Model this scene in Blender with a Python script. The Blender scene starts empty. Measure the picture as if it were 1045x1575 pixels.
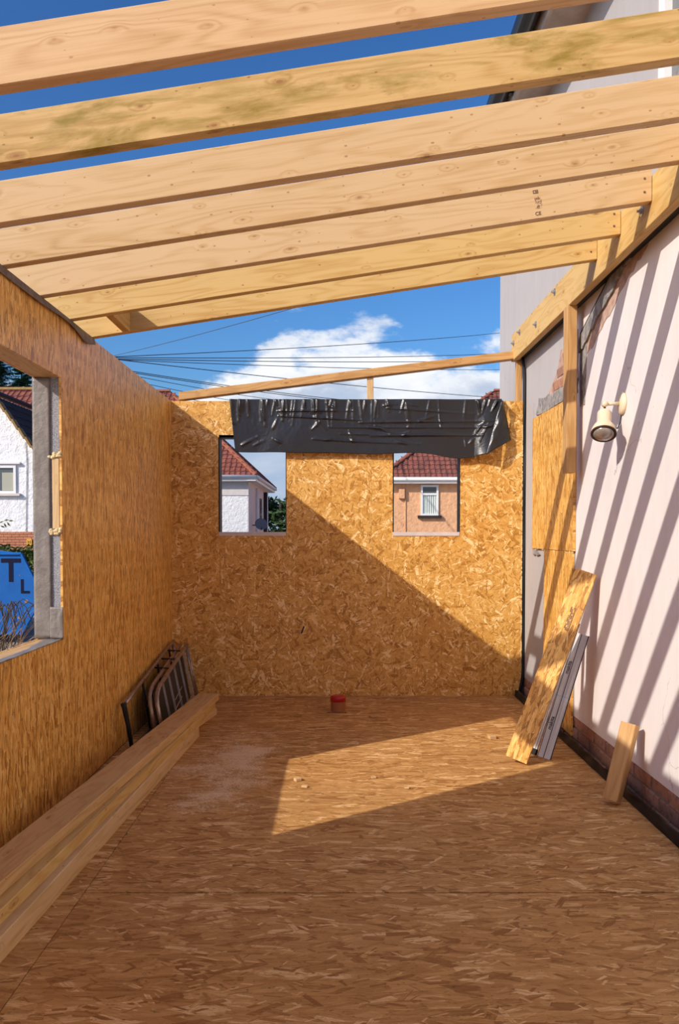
import bpy, bmesh, math, random
from mathutils import Vector, Matrix, noise as mnoise

# ------------------------------------------------------------------ camera
S = bpy.context.scene
COL = S.collection
F = 1300.0                      # focal length in pixels of the 1045 x 1575 frame
PITCH = math.radians(1.6)
EYE = 1.322
CX = 521.0
CY = 820.0 + F * math.tan(PITCH)
cam_d = bpy.data.cameras.new('camera')
cam = bpy.data.objects.new('camera', cam_d)
COL.objects.link(cam)
cam.location = (0, 0, EYE)
cam.rotation_euler = (math.pi / 2 - PITCH, 0, 0)
cam_d.sensor_fit = 'AUTO'
cam_d.sensor_width = 36.0
cam_d.lens = 36.0 * F / 1575.0
cam_d.shift_x = (522.5 - CX) / 1575.0
cam_d.shift_y = (CY - 787.5) / 1575.0
cam_d.clip_start = 0.05
cam_d.clip_end = 800
S.camera = cam


def at(px, py, d):
    """point seen at a pixel of the photograph, at distance d along +Y"""
    u = (px - CX) / F
    v = (CY - py) / F
    r = Vector((u, math.cos(PITCH) + v * math.sin(PITCH), -math.sin(PITCH) + v * math.cos(PITCH)))
    q = r * (d / r.y)
    return Vector((q.x, q.y, q.z + EYE))


# ------------------------------------------------------------------ node helper
class G:
    def __init__(self, tree):
        self.t = tree
        tree.nodes.clear()

    def n(self, typ, props=None, **inp):
        nd = self.t.nodes.new(typ)
        for k, v in (props or {}).items():
            setattr(nd, k, v)
        for k, v in inp.items():
            self.set(nd, k, v)
        return nd

    def set(self, nd, k, v):
        key = k
        if isinstance(k, str) and k.startswith('i') and k[1:].isdigit():
            key = int(k[1:])
        elif isinstance(k, str):
            key = k.replace('_', ' ')
        s = nd.inputs[key]
        if isinstance(v, bpy.types.NodeSocket):
            self.t.links.new(v, s)
        else:
            s.default_value = v

    def m(self, op, a, b=0.0, c=0.0, clamp=False):
        nd = self.n('ShaderNodeMath', {'operation': op, 'use_clamp': clamp}, i0=a, i1=b, i2=c)
        return nd.outputs[0]

    def vm(self, op, a, b=(0, 0, 0)):
        nd = self.n('ShaderNodeVectorMath', {'operation': op}, i0=a, i1=b)
        return nd.outputs[0]

    def mapping(self, vec, loc=(0, 0, 0), rot=(0, 0, 0), scale=(1, 1, 1)):
        return self.n('ShaderNodeMapping', None, Vector=vec, Location=loc, Rotation=rot, Scale=scale).outputs[0]

    def noise(self, vec, scale=1.0, detail=2.0, rough=0.5, dist=0.0):
        return self.n('ShaderNodeTexNoise', None, Vector=vec, Scale=scale, Detail=detail, Roughness=rough, Distortion=dist).outputs[0]

    def voro(self, vec, scale=1.0, feature='F1', dims='3D', rand=1.0):
        nd = self.n('ShaderNodeTexVoronoi', {'feature': feature, 'voronoi_dimensions': dims}, Vector=vec, Scale=scale, Randomness=rand)
        return nd

    def ramp(self, fac, stops, interp='LINEAR'):
        nd = self.n('ShaderNodeValToRGB', None, Fac=fac)
        cr = nd.color_ramp
        cr.interpolation = interp
        while len(cr.elements) > 1:
            cr.elements.remove(cr.elements[-1])
        for i, (p, c) in enumerate(stops):
            if not isinstance(c, (tuple, list)):
                c = (c, c, c)
            e = cr.elements[0] if i == 0 else cr.elements.new(p)
            e.position = p
            e.color = (*c[:3], 1)
        return nd.outputs[0]

    def mix(self, fac, a, b, blend='MIX'):
        nd = self.n('ShaderNodeMix', {'data_type': 'RGBA', 'blend_type': blend})
        for k, v in ((0, fac), (6, a), (7, b)):
            if isinstance(v, (tuple, list)) and len(v) == 3:
                v = (*v, 1)
            self.set(nd, 'i%d' % k, v)
        return nd.outputs[2]

    def sep(self, vec):
        nd = self.n('ShaderNodeSeparateXYZ', None, Vector=vec)
        return nd.outputs

    def comb(self, x=0.0, y=0.0, z=0.0):
        return self.n('ShaderNodeCombineXYZ', None, X=x, Y=y, Z=z).outputs[0]

    def bump(self, h, strength=0.3, dist=0.01):
        return self.n('ShaderNodeBump', None, Height=h, Strength=strength, Distance=dist).outputs[0]

    def coords(self, rnd=True):
        o = self.n('ShaderNodeTexCoord').outputs['Object']
        if not rnd:
            return o
        r = self.n('ShaderNodeObjectInfo').outputs['Random']
        k = self.m('MULTIPLY', r, 91.0)
        return self.vm('ADD', o, self.comb(k, self.m('MULTIPLY', r, 37.0), self.m('MULTIPLY', r, 17.0)))

    def rand(self):
        return self.n('ShaderNodeObjectInfo').outputs['Random']

    def out(self, col, rough=0.7, normal=None, metal=0.0, spec=0.4, **kw):
        b = self.n('ShaderNodeBsdfPrincipled')
        if isinstance(col, (tuple, list)) and len(col) == 3:
            col = (*col, 1)
        self.set(b, 'Base_Color', col)
        self.set(b, 'Roughness', rough)
        self.set(b, 'Metallic', metal)
        self.set(b, 'Specular_IOR_Level', spec)
        if normal is not None:
            self.set(b, 'Normal', normal)
        for k, v in kw.items():
            self.set(b, k, v)
        o = self.n('ShaderNodeOutputMaterial')
        self.t.links.new(b.outputs[0], o.inputs[0])
        return b


# ------------------------------------------------------------------ world: blue sky with a bank of cumulus
W = bpy.data.worlds.new('sky')
S.world = W
W.use_nodes = True
g = G(W.node_tree)
dirv = g.n('ShaderNodeTexCoord').outputs['Generated']
dx, dy, dz = g.sep(dirv)
SUN_DIR = Vector((1.0, 0.745, -0.7635)).normalized()     # the way the sunlight travels
stx = g.n('ShaderNodeTexSky', {'sky_type': 'NISHITA', 'sun_disc': False, 'sun_elevation': math.asin(-SUN_DIR.z),
                               'sun_rotation': math.atan2(-SUN_DIR.x, -SUN_DIR.y), 'dust_density': 1.7, 'ozone_density': 2.0}).outputs[0]
lum = g.n('ShaderNodeRGBToBW', None, Color=stx).outputs[0]
lumv = g.comb(lum, lum, lum)
sat = g.vm('ADD', lumv, g.vm('MULTIPLY', g.vm('SUBTRACT', stx, lumv), (1.6, 1.6, 1.6)))
sat = g.vm('MAXIMUM', sat, (0.0, 0.0, 0.0))
sr, sg_, sb = g.sep(sat)
sky = g.vm('MULTIPLY', g.comb(g.m('POWER', sr, 1.3), g.m('POWER', sg_, 1.3), g.m('POWER', sb, 1.3)), (0.068, 0.069, 0.073))
cv = g.mapping(dirv, loc=(0.610, 10.3, 0.35), scale=(1, 1, 1.9))
n1 = g.noise(cv, 5.2, 9.0, 0.56, 0.15)
n2 = g.noise(g.mapping(dirv, loc=(3.1, 1.10, 10.7), scale=(1, 1, 1.6)), 2.3, 4.0, 0.5)
topline = g.m('ADD', 0.176, g.m('MULTIPLY', g.m('SUBTRACT', n2, 0.5), 0.22))
topline = g.m('ADD', topline, g.m('MULTIPLY', g.m('SUBTRACT', n1, 0.5), 0.34))
cover = g.n('ShaderNodeMapRange', {'interpolation_type': 'SMOOTHSTEP'}, Value=g.m('SUBTRACT', topline, dz),
            From_Min=-0.006, From_Max=0.022, To_Min=0.0, To_Max=0.96).outputs[0]
depth_in = g.m('SUBTRACT', topline, dz)
n3 = g.noise(g.mapping(dirv, loc=(0.3, 4.0, 1.0), scale=(1, 1, 2.4)), 7.0, 7.0, 0.55, 0.3)
shade = g.m('ADD', g.m('MULTIPLY', depth_in, 6.5), g.m('MULTIPLY', g.m('SUBTRACT', n3, 0.5), 2.0))
ccol = g.ramp(shade, [(0.0, (0.92, 0.93, 0.95)), (0.25, (0.80, 0.83, 0.88)), (0.5, (0.50, 0.57, 0.70)), (0.8, (0.40, 0.50, 0.66)), (1.0, (0.34, 0.45, 0.64))])
skyc = g.mix(cover, sky, ccol)
bg = g.n('ShaderNodeBackground', None, Color=skyc, Strength=1.04)
wo = g.n('ShaderNodeOutputWorld')
g.t.links.new(bg.outputs[0], wo.inputs[0])

# ------------------------------------------------------------------ sun (behind the camera on the left, about 31 degrees high)
sun_d = bpy.data.lights.new('sun', 'SUN')
sun_d.energy = 3.9
sun_d.angle = math.radians(0.55)
sun_d.color = (1.0, 0.935, 0.84)
sun = bpy.data.objects.new('sun', sun_d)
COL.objects.link(sun)
sun.rotation_euler = SUN_DIR.to_track_quat('-Z', 'Y').to_euler()
sun.location = (-20, -15, 20)

S.view_settings.view_transform = 'Standard'
S.view_settings.look = 'None'
S.view_settings.gamma = 1.0
S.view_settings.use_curve_mapping = False
S.view_settings.exposure = 0.1
S.cycles.diffuse_bounces = 6

random.seed(7)
R = random.Random(11)

# ------------------------------------------------------------------ mesh helpers
WM = {}


def put(name, mesh, mat=None, parent=None, M=None):
    o = bpy.data.objects.new(name, mesh)
    COL.objects.link(o)
    M = M.copy() if M is not None else Matrix()
    if parent is not None:
        o.parent = parent
        o.matrix_parent_inverse = WM[parent.name].inverted()
    o.matrix_basis = M
    WM[o.name] = M
    if mat is not None and mesh is not None and not mesh.materials:
        mesh.materials.append(mat)
    return o


def empty(name, loc=(0, 0, 0), parent=None):
    o = put(name, None, None, parent, Matrix.Translation(Vector(loc)))
    o.empty_display_size = 0.1
    return o


def tag(o, label=None, cat=None, group=None, kind=None):
    if label:
        o['label'] = label
    if cat:
        o['category'] = cat
    if group:
        o['group'] = group
    if kind:
        o['kind'] = kind
    return o


class MB:
    def __init__(self):
        self.v, self.f = [], []

    def add(self, vs, fs):
        k = len(self.v)
        self.v += [tuple(p) for p in vs]
        self.f += [tuple(i + k for i in f) for f in fs]
        return self

    def box(self, x0, x1, y0, y1, z0, z1):
        vs = [(x, y, z) for x in (x0, x1) for y in (y0, y1) for z in (z0, z1)]
        return self.add(vs, [(0, 1, 3, 2), (4, 6, 7, 5), (0, 4, 5, 1), (2, 3, 7, 6), (0, 2, 6, 4), (1, 5, 7, 3)])

    def cbox(self, x0, x1, y0, y1, z0, z1, c=0.003):
        """box with its long (x) edges chamfered"""
        sec = [(y0 + c, z0), (y1 - c, z0), (y1, z0 + c), (y1, z1 - c), (y1 - c, z1), (y0 + c, z1), (y0, z1 - c), (y0, z0 + c)]
        vs = [(x0, *p) for p in sec] + [(x1, *p) for p in sec]
        fs = [tuple(range(7, -1, -1)), tuple(range(8, 16))]
        for i in range(8):
            j = (i + 1) % 8
            fs.append((i, j, 8 + j, 8 + i))
        return self.add(vs, fs)

    def prism(self, poly, w0, w1, fn=lambda u, v, w: (u, v, w)):
        n = len(poly)
        vs = [fn(u, v, w0) for u, v in poly] + [fn(u, v, w1) for u, v in poly]
        fs = [tuple(range(n - 1, -1, -1)), tuple(range(n, 2 * n))]
        for i in range(n):
            j = (i + 1) % n
            fs.append((i, j, n + j, n + i))
        return self.add(vs, fs)

    def tube(self, path, r, seg=8, cap=True):
        path = [Vector(p) for p in path]
        rs = r if isinstance(r, (list, tuple)) else [r] * len(path)
        rings = []
        prev = None
        for i, p in enumerate(path):
            t = (path[min(i + 1, len(path) - 1)] - path[max(i - 1, 0)]).normalized()
            if prev is None:
                a = Vector((0, 0, 1)) if abs(t.z) < 0.9 else Vector((1, 0, 0))
                nrm = (a - t * a.dot(t)).normalized()
            else:
                nrm = (prev - t * prev.dot(t)).normalized()
            prev = nrm
            b = t.cross(nrm)
            rings.append([p + nrm * (rs[i] * math.cos(2 * math.pi * k / seg)) + b * (rs[i] * math.sin(2 * math.pi * k / seg)) for k in range(seg)])
        vs = [q for rg in rings for q in rg]
        fs = []
        for i in range(len(path) - 1):
            for k in range(seg):
                k2 = (k + 1) % seg
                fs.append((i * seg + k, i * seg + k2, (i + 1) * seg + k2, (i + 1) * seg + k))
        if cap:
            fs.append(tuple(range(seg - 1, -1, -1)))
            fs.append(tuple((len(path) - 1) * seg + k for k in range(seg)))
        return self.add(vs, fs)

    def lathe(self, prof, seg=24):
        """profile of (radius, z) turned about local z"""
        vs, fs = [], []
        for r, z in prof:
            for k in range(seg):
                a = 2 * math.pi * k / seg
                vs.append((r * math.cos(a), r * math.sin(a), z))
        for i in range(len(prof) - 1):
            for k in range(seg):
                k2 = (k + 1) % seg
                fs.append((i * seg + k, i * seg + k2, (i + 1) * seg + k2, (i + 1) * seg + k))
        fs.append(tuple(range(seg - 1, -1, -1)))
        fs.append(tuple((len(prof) - 1) * seg + k for k in range(seg)))
        return self.add(vs, fs)

    def grid(self, nu, nv, fn, thick=None):
        vs = [fn(i / nu, j / nv) for j in range(nv + 1) for i in range(nu + 1)]
        fs = [(j * (nu + 1) + i, j * (nu + 1) + i + 1, (j + 1) * (nu + 1) + i + 1, (j + 1) * (nu + 1) + i) for j in range(nv) for i in range(nu)]
        return self.add(vs, fs)

    def mesh(self, name, smooth=False):
        me = bpy.data.meshes.new(name)
        me.from_pydata(self.v, [], self.f)
        me.update()
        bm = bmesh.new()
        bm.from_mesh(me)
        bmesh.ops.recalc_face_normals(bm, faces=bm.faces)
        bm.to_mesh(me)
        bm.free()
        if smooth:
            me.polygons.foreach_set('use_smooth', [True] * len(me.polygons))
        return me

    def build(self, name, mat, parent=None, M=None, smooth=False):
        return put(name, self.mesh(name, smooth), mat, parent, M)


def solid(o, t, offset=0.0):
    md = o.modifiers.new('solidify', 'SOLIDIFY')
    md.thickness = t
    md.offset = offset
    return o


def basis(o, x, y):
    x = Vector(x).normalized()
    y = Vector(y)
    y = (y - x * y.dot(x)).normalized()
    z = x.cross(y)
    M = Matrix((x, y, z)).transposed().to_4x4()
    M.translation = Vector(o)
    return M


def timber(name, a, b, w, h, mat, up=(0, 0, 1), parent=None, c=0.003, plumb=False):
    """length of timber from a to b (centre line); h along 'up', w across; its length is the local x axis.
    plumb: both ends cut vertical instead of square"""
    a, b = Vector(a), Vector(b)
    x = (b - a).normalized()
    u = Vector(up)
    y = u.cross(x).normalized()
    M = basis((a + b) / 2, x, y)
    L = (b - a).length / 2
    mb = MB().cbox(-L, L, -w / 2, w / 2, -h / 2, h / 2, c)
    if plumb:
        k = x.z / math.sqrt(max(1e-6, 1 - x.z * x.z))
        mb.v = [(p[0] + k * p[2], p[1], p[2]) for p in mb.v]
    return mb.build(name, mat, parent, M)


# ------------------------------------------------------------------ materials
MATS = {}


def material(name):
    m = bpy.data.materials.new(name)
    m.use_nodes = True
    MATS[name] = m
    return m, G(m.node_tree)


def make_osb(name, layers, stops, spec=0.35, rough=0.55, dust=None, grain=0.5, contrast=1.0, base=(10.0, 45.0), streaks=0.8, flat=1.0):
    """strand board: layers of loose rectangular strands, each layer
    (cells per metre along, across, half length, half width, angle range in degrees, share of cells used)"""
    m, g = material(name)
    P = g.coords()
    jag = g.m('SUBTRACT', g.noise(P, 120.0, 2.0, 0.6), 0.5)
    vb = g.voro(g.mapping(P, scale=(base[0], base[1], 1.0)), 1.0, 'F1', '2D')
    val = g.m('ADD', 0.5, g.m('MULTIPLY', g.m('SUBTRACT', g.sep(vb.outputs['Color'])[0], 0.5), flat))
    hgt = val
    for i, (cx_, cy_, hl, hw, rng, share) in enumerate(layers):
        q = g.mapping(P, loc=(3.713 * i + 0.37, 1.937 * i + 0.11, 0), scale=(cx_, cy_, 0.0))
        v = g.voro(q, 1.0, 'F1', '2D')
        r, gr, bl = g.sep(v.outputs['Color'])
        rel = g.vm('SUBTRACT', q, v.outputs['Position'])
        rel = g.vm('MULTIPLY', rel, (1.0 / cx_, 1.0 / cy_, 0.0))
        ang = g.m('MULTIPLY', g.m('SUBTRACT', gr, 0.5), math.radians(rng))
        rot = g.n('ShaderNodeVectorRotate', {'rotation_type': 'Z_AXIS'}, Vector=rel, Angle=ang).outputs[0]
        lx, ly, _ = g.sep(rot)
        ex = g.m('DIVIDE', g.m('ABSOLUTE', g.m('ADD', lx, g.m('MULTIPLY', jag, hl * 0.5))), hl)
        ey = g.m('DIVIDE', g.m('ABSOLUTE', g.m('ADD', ly, g.m('MULTIPLY', jag, hw * 0.45))), g.m('MULTIPLY', hw, g.m('ADD', 0.45, bl)))
        e = g.m('MAXIMUM', ex, ey)
        mask = g.m('MULTIPLY', g.m('LESS_THAN', e, 1.0), g.m('LESS_THAN', r, share))
        fine = g.noise(g.comb(g.m('MULTIPLY', lx, 16.0), g.m('MULTIPLY', ly, 330.0), g.m('MULTIPLY', bl, 30.0)), 1.0, 1.0, 0.65)
        rim = g.m('MULTIPLY', g.m('GREATER_THAN', e, 0.80), 0.16)
        vi = g.m('ADD', g.m('DIVIDE', r, share), g.m('MULTIPLY', g.m('SUBTRACT', fine, 0.5), grain))
        vi = g.m('SUBTRACT', vi, rim)
        val = g.n('ShaderNodeMix', {'data_type': 'FLOAT'}, i0=mask, i2=val, i3=vi).outputs[0]
        hgt = g.n('ShaderNodeMix', {'data_type': 'FLOAT'}, i0=mask, i2=hgt, i3=bl).outputs[0]
    big = g.noise(P, 1.7, 3.0, 0.5)
    val = g.m('ADD', g.m('MULTIPLY', g.m('SUBTRACT', val, 0.5), contrast), 0.5)
    val = g.m('ADD', val, g.m('MULTIPLY', g.m('SUBTRACT', big, 0.5), 0.3))
    streak = g.noise(g.mapping(P, scale=(base[0] * 1.3, base[1] * 2.2, 1.0)), 1.0, 4.0, 0.75, 0.5)
    val = g.m('ADD', val, g.m('MULTIPLY', g.m('SUBTRACT', streak, 0.5), streaks))
    col = g.ramp(val, stops)
    gap = g.noise(g.mapping(P, scale=(base[0] * 3.2, base[1] * 1.9, 1.0)), 1.0, 3.0, 0.7, 0.6)
    gapm = g.n('ShaderNodeMapRange', None, Value=gap, From_Min=0.60, From_Max=0.70, To_Min=0.0, To_Max=0.85).outputs[0]
    dark = tuple(c * 0.40 for c in stops[0][1])
    col = g.mix(gapm, col, dark)
    if dust:
        col = dust(g, col)
    h = g.m('SUBTRACT', hgt, g.m('MULTIPLY', gapm, 1.2))
    g.out(col, rough, g.bump(h, 0.30, 0.0012), spec=spec)
    return m


osb_wall = make_osb('osb_wall', [(7, 34, 0.075, 0.014, 30, 0.8), (8, 44, 0.065, 0.011, 36, 0.7), (12, 64, 0.042, 0.007, 50, 0.6), (18, 90, 0.028, 0.0045, 70, 0.45)],
                    [(0.0, (0.38, 0.155, 0.026)), (0.28, (0.68, 0.335, 0.066)), (0.65, (0.82, 0.435, 0.102)), (1.0, (0.94, 0.60, 0.20))],
                    rough=0.42, spec=0.5, grain=0.8, contrast=1.05, base=(8.0, 55.0))
osb_back = make_osb('osb_back', [(10, 10, 0.062, 0.016, 360, 0.6), (12, 12, 0.060, 0.012, 360, 0.6), (16, 16, 0.048, 0.008, 360, 0.65), (22, 22, 0.036, 0.0050, 360, 0.6), (28, 28, 0.028, 0.0036, 360, 0.55), (38, 38, 0.021, 0.0026, 360, 0.5)],
                    [(0.0, (0.42, 0.175, 0.024)), (0.22, (0.60, 0.290, 0.052)), (0.55, (0.72, 0.385, 0.090)), (0.82, (0.82, 0.470, 0.130)), (1.0, (0.96, 0.70, 0.34))],
                    rough=0.5, spec=0.45, grain=0.8, contrast=1.3, base=(20.0, 24.0), flat=0.35, streaks=0.6)


def floor_dust(g, col):
    pos = g.n('ShaderNodeNewGeometry').outputs['Position']
    n = g.noise(pos, 2.4, 6.0, 0.68)
    fine = g.noise(pos, 85.0, 3.0, 0.8)
    d = g.n('ShaderNodeVectorMath', {'operation': 'LENGTH'}, i0=g.mapping(g.vm('SUBTRACT', pos, (-0.62, 4.75, 0.0)), scale=(1.9, 0.85, 1.0))).outputs['Value']
    near = g.n('ShaderNodeMapRange', None, Value=d, From_Min=0.25, From_Max=1.25, To_Min=0.22, To_Max=-0.12).outputs[0]
    k = g.m('ADD', g.m('ADD', n, near), g.m('MULTIPLY', g.m('SUBTRACT', fine, 0.5), 0.75))
    msk = g.n('ShaderNodeMapRange', None, Value=k, From_Min=0.66, From_Max=0.78, To_Min=0.0, To_Max=0.85).outputs[0]
    film = g.n('ShaderNodeMapRange', None, Value=g.noise(pos, 0.9, 3.0, 0.5), From_Min=0.35, From_Max=0.7, To_Min=0.05, To_Max=0.35).outputs[0]
    col = g.mix(film, col, (0.42, 0.24, 0.10))
    return g.mix(msk, col, (0.74, 0.55, 0.35))


osb_floor = make_osb('osb_floor', [(5, 15, 0.095, 0.022, 40, 0.5), (7, 20, 0.080, 0.016, 50, 0.5), (8, 13, 0.070, 0.014, 140, 0.35), (11, 30, 0.055, 0.009, 70, 0.5), (20, 46, 0.030, 0.0042, 110, 0.5)],
                     [(0.0, (0.30, 0.120, 0.028)), (0.28, (0.45, 0.215, 0.060)), (0.6, (0.57, 0.295, 0.095)), (0.85, (0.66, 0.37, 0.135)), (1.0, (0.86, 0.56, 0.26))],
                     rough=0.7, spec=0.18, dust=floor_dust, grain=0.9, contrast=1.05, base=(9.0, 45.0), flat=0.4, streaks=1.0)


def make_wood(name, light, mid, dark, knot=(0.30, 0.13, 0.045), knots=0.55, stain=None, rough=0.6):
    m, g = material(name)
    P = g.coords()
    x, y, z = g.sep(P)
    kv = g.comb(g.m('MULTIPLY', x, 4.6), g.m('MULTIPLY', g.m('ADD', z, g.m('MULTIPLY', y, 1.4)), 10.5), 0.0)
    v = g.voro(kv, 1.0, 'F1', '2D')
    kr, kg, kb = g.sep(v.outputs['Color'])
    has = g.m('GREATER_THAN', kr, 1.0 - knots)
    size = g.m('ADD', 0.022, g.m('MULTIPLY', g.m('POWER', kg, 3.0), 0.10))
    dist = v.outputs['Distance']
    core = g.m('MULTIPLY', has, g.n('ShaderNodeMapRange', {'interpolation_type': 'SMOOTHSTEP'}, Value=g.m('SUBTRACT', dist, size), From_Min=-0.025, From_Max=0.012, To_Min=1.0, To_Max=0.0).outputs[0])
    halo = g.m('MULTIPLY', has, g.n('ShaderNodeMapRange', {'interpolation_type': 'SMOOTHSTEP'}, Value=g.m('SUBTRACT', dist, size), From_Min=-0.01, From_Max=0.17, To_Min=1.0, To_Max=0.0).outputs[0])
    # growth rings, swept around the knots
    warp = g.noise(g.comb(g.m('MULTIPLY', x, 0.9), g.m('MULTIPLY', y, 7.0), g.m('MULTIPLY', z, 7.0)), 1.0, 2.0, 0.5)
    ph = g.m('ADD', g.m('MULTIPLY', warp, 74.0), g.m('MULTIPLY', halo, 6.0))
    rings = g.m('ADD', 0.5, g.m('MULTIPLY', g.m('SINE', ph), 0.5))
    rings = g.m('POWER', rings, 1.8)
    fib = g.noise(g.comb(g.m('MULTIPLY', x, 5.0), g.m('MULTIPLY', y, 190.0), g.m('MULTIPLY', z, 190.0)), 1.0, 3.0, 0.6)
    big = g.noise(g.comb(g.m('MULTIPLY', x, 1.3), g.m('MULTIPLY', y, 6.0), g.m('MULTIPLY', z, 6.0)), 1.0, 3.0, 0.55)
    t = g.m('ADD', g.m('MULTIPLY', rings, 0.40), g.m('MULTIPLY', g.m('SUBTRACT', fib, 0.5), 0.9))
    t = g.m('ADD', t, g.m('MULTIPLY', g.m('SUBTRACT', big, 0.45), 0.9))
    t = g.m('ADD', t, g.m('MULTIPLY', halo, 0.22))
    tint = g.m('MULTIPLY', g.m('SUBTRACT', g.rand(), 0.5), 0.22)
    t = g.m('ADD', t, tint)
    col = g.ramp(t, [(0.0, light), (0.45, mid), (1.0, dark)])
    if stain:
        sn = g.noise(g.comb(g.m('MULTIPLY', x, 2.9), g.m('MULTIPLY', y, 9.0), g.m('MULTIPLY', z, 13.0)), 1.0, 6.0, 0.66, 0.5)
        sm = g.n('ShaderNodeMapRange', None, Value=sn, From_Min=0.47, From_Max=0.68, To_Min=0.0, To_Max=0.95).outputs[0]
        col = g.mix(sm, col, stain)
    pit = g.m('MULTIPLY', core, g.n('ShaderNodeMapRange', None, Value=g.m('SUBTRACT', dist, g.m('MULTIPLY', size, 0.45)), From_Min=-0.01, From_Max=0.01, To_Min=1.0, To_Max=0.35).outputs[0])
    col = g.mix(g.m('MULTIPLY', pit, 0.85), col, knot)
    v2 = g.voro(g.comb(g.m('MULTIPLY', x, 13.0), g.m('MULTIPLY', g.m('ADD', z, y), 24.0), 0.0), 1.0, 'F1', '2D')
    p1, p2, p3 = g.sep(v2.outputs['Color'])
    pin = g.m('MULTIPLY', g.m('GREATER_THAN', p1, 0.72), g.m('LESS_THAN', v2.outputs['Distance'], g.m('MULTIPLY', p2, 0.085)))
    col = g.mix(g.m('MULTIPLY', pin, 0.75), col, knot)
    h = g.m('ADD', g.m('MULTIPLY', fib, 0.6), g.m('MULTIPLY', rings, 0.4))
    g.out(col, rough, g.bump(h, 0.22, 0.0015), spec=0.3)
    return m


wood_pale = make_wood('pale_spruce', (0.643, 0.440, 0.233), (0.575, 0.372, 0.173), (0.423, 0.242, 0.089), knot=(0.34, 0.17, 0.07))
wood_rough = make_wood('sawn_pine', (0.684, 0.453, 0.239), (0.598, 0.368, 0.175), (0.445, 0.239, 0.094), knots=0.5, knot=(0.45, 0.24, 0.10))
wood_green = make_wood('mould_stained_pine', (0.636, 0.424, 0.177), (0.557, 0.349, 0.128), (0.398, 0.221, 0.062), knots=0.6, stain=(0.27, 0.185, 0.022))
wood_yellow = make_wood('yellow_treated_pine', (0.642, 0.429, 0.165), (0.563, 0.343, 0.112), (0.437, 0.232, 0.062), knots=0.5)
wood_brown = make_wood('treated_batten', (0.60, 0.35, 0.14), (0.50, 0.27, 0.095), (0.36, 0.175, 0.055), knots=0.4)
wood_stack = make_wood('stacked_timber', (0.61, 0.395, 0.175), (0.53, 0.315, 0.125), (0.40, 0.215, 0.075), knots=0.5)

# painted render of the old house
def make_plaster(name, base, vary, streak=0.25):
    m, g = material(name)
    pos = g.n('ShaderNodeNewGeometry').outputs['Position']
    n = g.noise(pos, 1.6, 5.0, 0.6)
    n2 = g.noise(g.mapping(pos, scale=(1, 7.0, 0.8)), 1.4, 4.0, 0.6)
    k = g.m('ADD', g.m('MULTIPLY', n, 0.6), g.m('MULTIPLY', n2, 0.4))
    col = g.ramp(k, [(0.3, vary), (0.62, base)])
    cr = g.n('ShaderNodeTexVoronoi', {'feature': 'DISTANCE_TO_EDGE', 'voronoi_dimensions': '3D'}, Vector=g.vm('ADD', pos, g.mapping(g.n('ShaderNodeTexNoise', None, Vector=pos, Scale=3.0, Detail=5.0).outputs[1], loc=(-0.5, -0.5, -0.5), scale=(0.6, 0.6, 0.6))), Scale=0.75).outputs['Distance']
    crm = g.m('MULTIPLY', g.m('LESS_THAN', cr, 0.0022), g.m('GREATER_THAN', g.noise(pos, 1.1, 1.0), 0.57))
    col = g.mix(g.m('MULTIPLY', crm, 0.45), col, (0.30, 0.24, 0.22))
    sp = g.m('GREATER_THAN', g.noise(pos, 34.0, 2.0, 0.5), 0.765)
    col = g.mix(g.m('MULTIPLY', sp, 0.35), col, (0.35, 0.28, 0.25))
    hb = g.m('ADD', g.noise(pos, 9.0, 4.0, 0.6), g.m('MULTIPLY', g.noise(pos, 70.0, 3.0, 0.6), 0.25))
    g.out(col, 0.75, g.bump(hb, 0.25, 0.004), spec=0.25)
    return m


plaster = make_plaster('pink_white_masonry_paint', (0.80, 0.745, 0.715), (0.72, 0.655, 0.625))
plaster_grey = make_plaster('grey_masonry_render', (0.45, 0.425, 0.42), (0.40, 0.37, 0.365))  # greyer, darker tone for the wall's far strip and upper storey


def simple(name, col, rough=0.6, metal=0.0, spec=0.4, nscale=None, namt=0.25, bump=0.0, bdist=0.002, col2=None, **kw):
    m, g = material(name)
    P = g.coords()
    c = col
    nrm = None
    if nscale:
        n = g.noise(P, nscale, 4.0, 0.6)
        c2 = col2 if col2 else tuple(x * (1 - namt) for x in col)
        c = g.ramp(n, [(0.32, c2), (0.66, col)])
        if bump:
            nrm = g.bump(n, bump, bdist)
    g.out(c, rough, nrm, metal=metal, spec=spec, **kw)
    return m


eps_core = simple('grey_polystyrene', (0.40, 0.40, 0.42), 0.8, nscale=170.0, col2=(0.13, 0.13, 0.15), bump=0.6, bdist=0.002)
membrane = simple('grey_taped_membrane', (0.245, 0.215, 0.19), 0.42, spec=0.5, nscale=14.0, col2=(0.18, 0.155, 0.135), bump=0.5, bdist=0.015)
felt = simple('brown_grey_felt', (0.23, 0.185, 0.16), 0.75, nscale=25.0, col2=(0.13, 0.10, 0.09), bump=0.4)
black_dpc = simple('black_damp_proof_sheet', (0.010, 0.010, 0.011), 0.5, spec=0.3, nscale=9.0, col2=(0.006, 0.006, 0.007))
m_, g_ = material('black_polythene')
P_ = g_.coords(False)
hb_ = g_.m('ADD', g_.noise(g_.mapping(P_, scale=(1, 1, 0.8)), 16.0, 4.0, 0.5, 0.8), g_.m('MULTIPLY', g_.noise(P_, 3.0, 2.0), 1.4))
g_.out((0.020, 0.020, 0.023), 0.33, g_.bump(hb_, 0.16, 0.03), spec=0.55)
polythene = m_
foam = simple('cream_expanding_foam', (0.78, 0.60, 0.33), 0.8, nscale=30.0, bump=0.6, bdist=0.004)
white_board = simple('white_sill_board', (0.70, 0.62, 0.60), 0.6, nscale=12.0, namt=0.12)
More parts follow.
